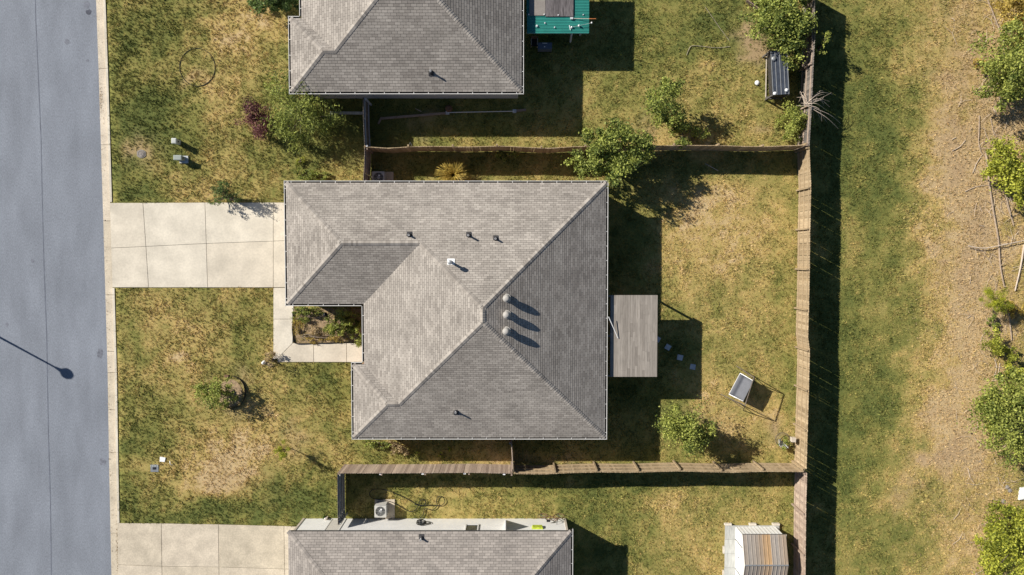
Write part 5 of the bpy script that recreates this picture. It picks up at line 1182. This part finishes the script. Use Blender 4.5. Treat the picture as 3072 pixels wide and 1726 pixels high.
# fallen wood
def log(label, pts, r, m='dead_wood', z=None, cat='log', name='fallen_log', twigs=0):
    z = r * .8 if z is None else z; P = smooth_pts([W(a, b, z + .02 * (i % 2)) for i, (a, b) in enumerate(pts)], 3); n = len(P)
    t = thing(name, label, cat, (P[0].x, P[0].y, 0)); MB().tube(P, [r * (1 - .35 * i / n) for i in range(n)], 8).build('bole', m, t)
    rr = random.Random(str(pts))
    for _ in range(twigs):
        p = rr.choice(P[1:-1]); a = rr.uniform(0, 6.28); l_ = rr.uniform(.35, .9); q = p + Vector((math.cos(a) * l_, math.sin(a) * l_, rr.uniform(0, .2))); MB().tube([p, p.lerp(q, .5) + Vector((.05, .04, .03)), q], [r * .3, r * .22, r * .08], 5).build('twig', m, t)
log('grey fallen trunk leaning to the top of the bright green tree', [(2961, -5), (2985, 55), (3013, 129)], .045)
log('forked fallen branch with bent tip among dry litter', [(2938, 347), (2937, 400), (2936, 429), (2944, 459), (2955, 470)], .035, name='fallen_branch', cat='branch', twigs=3)
log('long fallen trunk lying lengthwise along the wood edge', [(2957, 455), (2963, 500), (2969, 560), (2981, 640), (2995, 720), (3001, 800), (3013, 861)], .062, twigs=7)
log('broken fallen trunk continuing past the small pine', [(3023, 921), (3030, 970), (3035, 1021)], .055)
log('short pale fallen trunk with curled twigs beside the long trunk', [(3013, 572), (3025, 620), (3041, 676)], .055, twigs=4)
log('thin pale branch lying across the long fallen trunk', [(2905, 738), (2935, 744), (2961, 744), (3005, 736), (3072, 722)], .034, 'pale_twig', .17, name='fallen_branch', cat='branch', twigs=4)
log('broken pale trunk slanting beside the long fallen trunk', [(3072, 735), (3062, 800), (3045, 873)], .055, 'pale_twig')
log('thin straight stick fallen behind the forked branch', [(2972, 355), (2980, 395), (2988, 410)], .026, name='fallen_branch', cat='branch')
for k, (pts, lab) in enumerate([([(2857, 453), (2880, 440), (2897, 420)], 'thin twig lying alone on the dry field'), ([(2918, 520), (2930, 490), (2946, 466)], 'slanting twig below the forked branch'), ([(2895, 575), (2930, 560), (2966, 556)], 'curved twig pointing at the long fallen trunk'),
                              ([(2928, 275), (2940, 262), (2957, 255)], 'twisted twig beside the bright green tree'), ([(2855, 420), (2868, 412)], 'tiny twig above the lone field twig'), ([(2985, 1080), (2990, 1105), (2982, 1130)], 'pale twig below the yellow bush'), ([(3000, 1090), (2992, 1140)], 'straight twig beside the golden bush'), ([(2950, 1240), (2975, 1262)], 'short twig at the edge of the largest tree')]):
    log(lab, pts, .022, 'pale_twig', name='twig', cat='twig')
rr = random.Random(77); mb = MB()
for _ in range(230):                                               # fine dead brushwood strewn along the wood edge
    a = W(rr.triangular(2840, 3090, 3010), rr.uniform(0, 1726), .02); an = rr.uniform(0, 6.28); l_ = rr.uniform(.25, 1.3); r0 = rr.uniform(.006, .017)
    p1 = a + Vector((math.cos(an), math.sin(an), 0)) * l_ * .5 + Vector((rr.uniform(-.08, .08), rr.uniform(-.08, .08), rr.uniform(.01, .10))); p2 = p1 + Vector((math.cos(an + .35), math.sin(an + .35), 0)) * l_ * .5 + Vector((0, 0, rr.uniform(-.02, .06)))
    mb.tube([a, p1, p2], [r0, r0 * .8, r0 * .4], 4)
    if rr.random() < .5: mb.tube([p1, p1 + Vector((math.cos(an - .8), math.sin(an - .8), .15)) * l_ * .35], [r0 * .6, r0 * .25], 4)
bw_ = mb.build('brushwood', 'pale_twig', None, 'stuff'); bw_['label'] = 'fine dead twigs strewn along the wood edge'; bw_['category'] = 'brushwood'
c = W(3064, 1480, 0); p = [(c.x - .2, c.y - .38), (c.x + .25, c.y - .3), (c.x + .3, c.y + .4), (c.x - .12, c.y + .35)]
MB().prism(p, -.02, .12).thing('debris_sheet', 'white_paint', 'white sheet of debris between the bushy woodland trees', 'debris', c)
for k, (px, py) in enumerate([(3022, 1462), (3030, 1472), (3010, 1505), (3000, 1525)]):
    c = W(px, py, 0); MB().lathe(c, [(.15, -.03), (.13, .03), (.05, .06)], 7).thing('rubble_stone', 'tan_panel', ['pale rubble stone closest to the white debris sheet', 'rubble stone touching its neighbour by the white debris', 'single rubble stone in open litter below the debris', 'rubble stone at the foot of the yellow green tree'][k], 'stone', c, 'rubble stones by the debris')
# ------------------------------------------------------------------ turf: single blades, litter
def scatter(n, x0, x1, y0, y1, rg):
    return rg.uniform(x0, x1, n), rg.uniform(y0, y1, n)
def turf(n, seed):
    rg = np.random.default_rng(seed); x, y = scatter(n, -26, 32.5, -21, 19.5, rg)
    ys = np.linspace(-22, 20, 200); kx = np.interp(y, ys, [KX(v) for v in ys])
    ok = x > kx + .02
    for p in NOGRASS:
        xs_ = [q[0] for q in p]; ys_ = [q[1] for q in p]; bb = ok & (x > min(xs_)) & (x < max(xs_)) & (y > min(ys_)) & (y < max(ys_))
        i = np.where(bb)[0]; ok[i] &= ~inpoly(x[i], y[i], p)
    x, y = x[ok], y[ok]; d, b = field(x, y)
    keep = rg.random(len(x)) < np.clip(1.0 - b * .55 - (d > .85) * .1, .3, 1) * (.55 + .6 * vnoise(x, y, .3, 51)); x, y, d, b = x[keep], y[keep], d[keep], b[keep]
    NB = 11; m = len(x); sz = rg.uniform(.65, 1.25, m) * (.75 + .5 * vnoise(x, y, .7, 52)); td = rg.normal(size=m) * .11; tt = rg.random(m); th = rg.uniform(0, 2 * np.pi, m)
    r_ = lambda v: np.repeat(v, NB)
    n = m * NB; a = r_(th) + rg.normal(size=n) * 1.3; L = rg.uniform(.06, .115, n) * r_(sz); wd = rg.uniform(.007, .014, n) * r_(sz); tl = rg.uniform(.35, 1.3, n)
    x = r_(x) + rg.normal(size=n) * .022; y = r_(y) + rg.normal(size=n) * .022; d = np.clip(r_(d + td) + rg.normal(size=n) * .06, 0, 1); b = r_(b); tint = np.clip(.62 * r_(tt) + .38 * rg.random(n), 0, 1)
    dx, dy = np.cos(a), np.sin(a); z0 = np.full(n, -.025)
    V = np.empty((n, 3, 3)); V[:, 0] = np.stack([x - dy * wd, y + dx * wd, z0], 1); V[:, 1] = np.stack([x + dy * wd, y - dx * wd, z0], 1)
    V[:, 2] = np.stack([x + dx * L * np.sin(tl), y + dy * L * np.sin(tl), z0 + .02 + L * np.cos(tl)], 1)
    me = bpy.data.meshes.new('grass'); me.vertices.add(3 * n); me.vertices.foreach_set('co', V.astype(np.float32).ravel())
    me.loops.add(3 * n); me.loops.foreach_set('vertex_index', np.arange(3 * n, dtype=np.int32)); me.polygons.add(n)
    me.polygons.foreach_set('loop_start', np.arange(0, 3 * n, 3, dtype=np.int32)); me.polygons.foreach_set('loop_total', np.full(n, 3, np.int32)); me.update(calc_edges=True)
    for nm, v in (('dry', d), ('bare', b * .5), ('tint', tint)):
        me.attributes.new(nm, 'FLOAT', 'FACE').data.foreach_set('value', v.astype(np.float32))
    me.materials.append(MATS['blade']); o = bpy.data.objects.new('grass', me); COL.objects.link(o); o['kind'] = 'stuff'; o['label'] = 'short patchy green and straw coloured lawn grass'; o['category'] = 'grass'
    return n
turf(240000, 21)
NL = 70000; rg = np.random.default_rng(33); x = rg.uniform(W(2540, 0).x, 31.5, NL); y = rg.uniform(-20, 19, NL)
pk = rg.random(NL) < np.clip((x - W(2640, 800).x) / 7.0, .01, 1) ** 2 * (.3 + 1.1 * vnoise(x, y, .8, 61)); x, y = x[pk], y[pk]
C_ = np.stack([x, y, np.full(len(x), .05)], 1); o = leaves('fallen_leaves', C_, .028, rg.random(len(x)), 'litter', None, .6, up=2.0, seed=4); o['kind'] = 'stuff'; o['label'] = 'scattered dry fallen leaves on the field by the wood'; o['category'] = 'leaves'

# leaf grit caught in the gutter pan
NG = 420; rg = np.random.default_rng(71); yy = np.concatenate([rg.uniform(-19, 17, 250), W(300, 300, 0).y + rg.normal(size=90) * .55, W(340, 1650, 0).y + rg.normal(size=80) * .9])
xx = np.array([xat(ROAD_E, v) for v in yy]) + np.clip(np.abs(rg.normal(size=NG)) * .12, 0, .4)
xx[340:] = np.array([xat(ROAD_E, v) for v in yy[340:]]) + .42 - np.abs(rg.normal(size=80)) * .05
o = leaves('gutter_litter', np.stack([xx, yy, np.full(NG, -.07)], 1), .026, rg.random(NG) * .6, 'litter', None, .6, up=2.0, seed=8); o['kind'] = 'stuff'; o['label'] = 'brown leaf grit caught along the road gutter'; o['category'] = 'leaves'
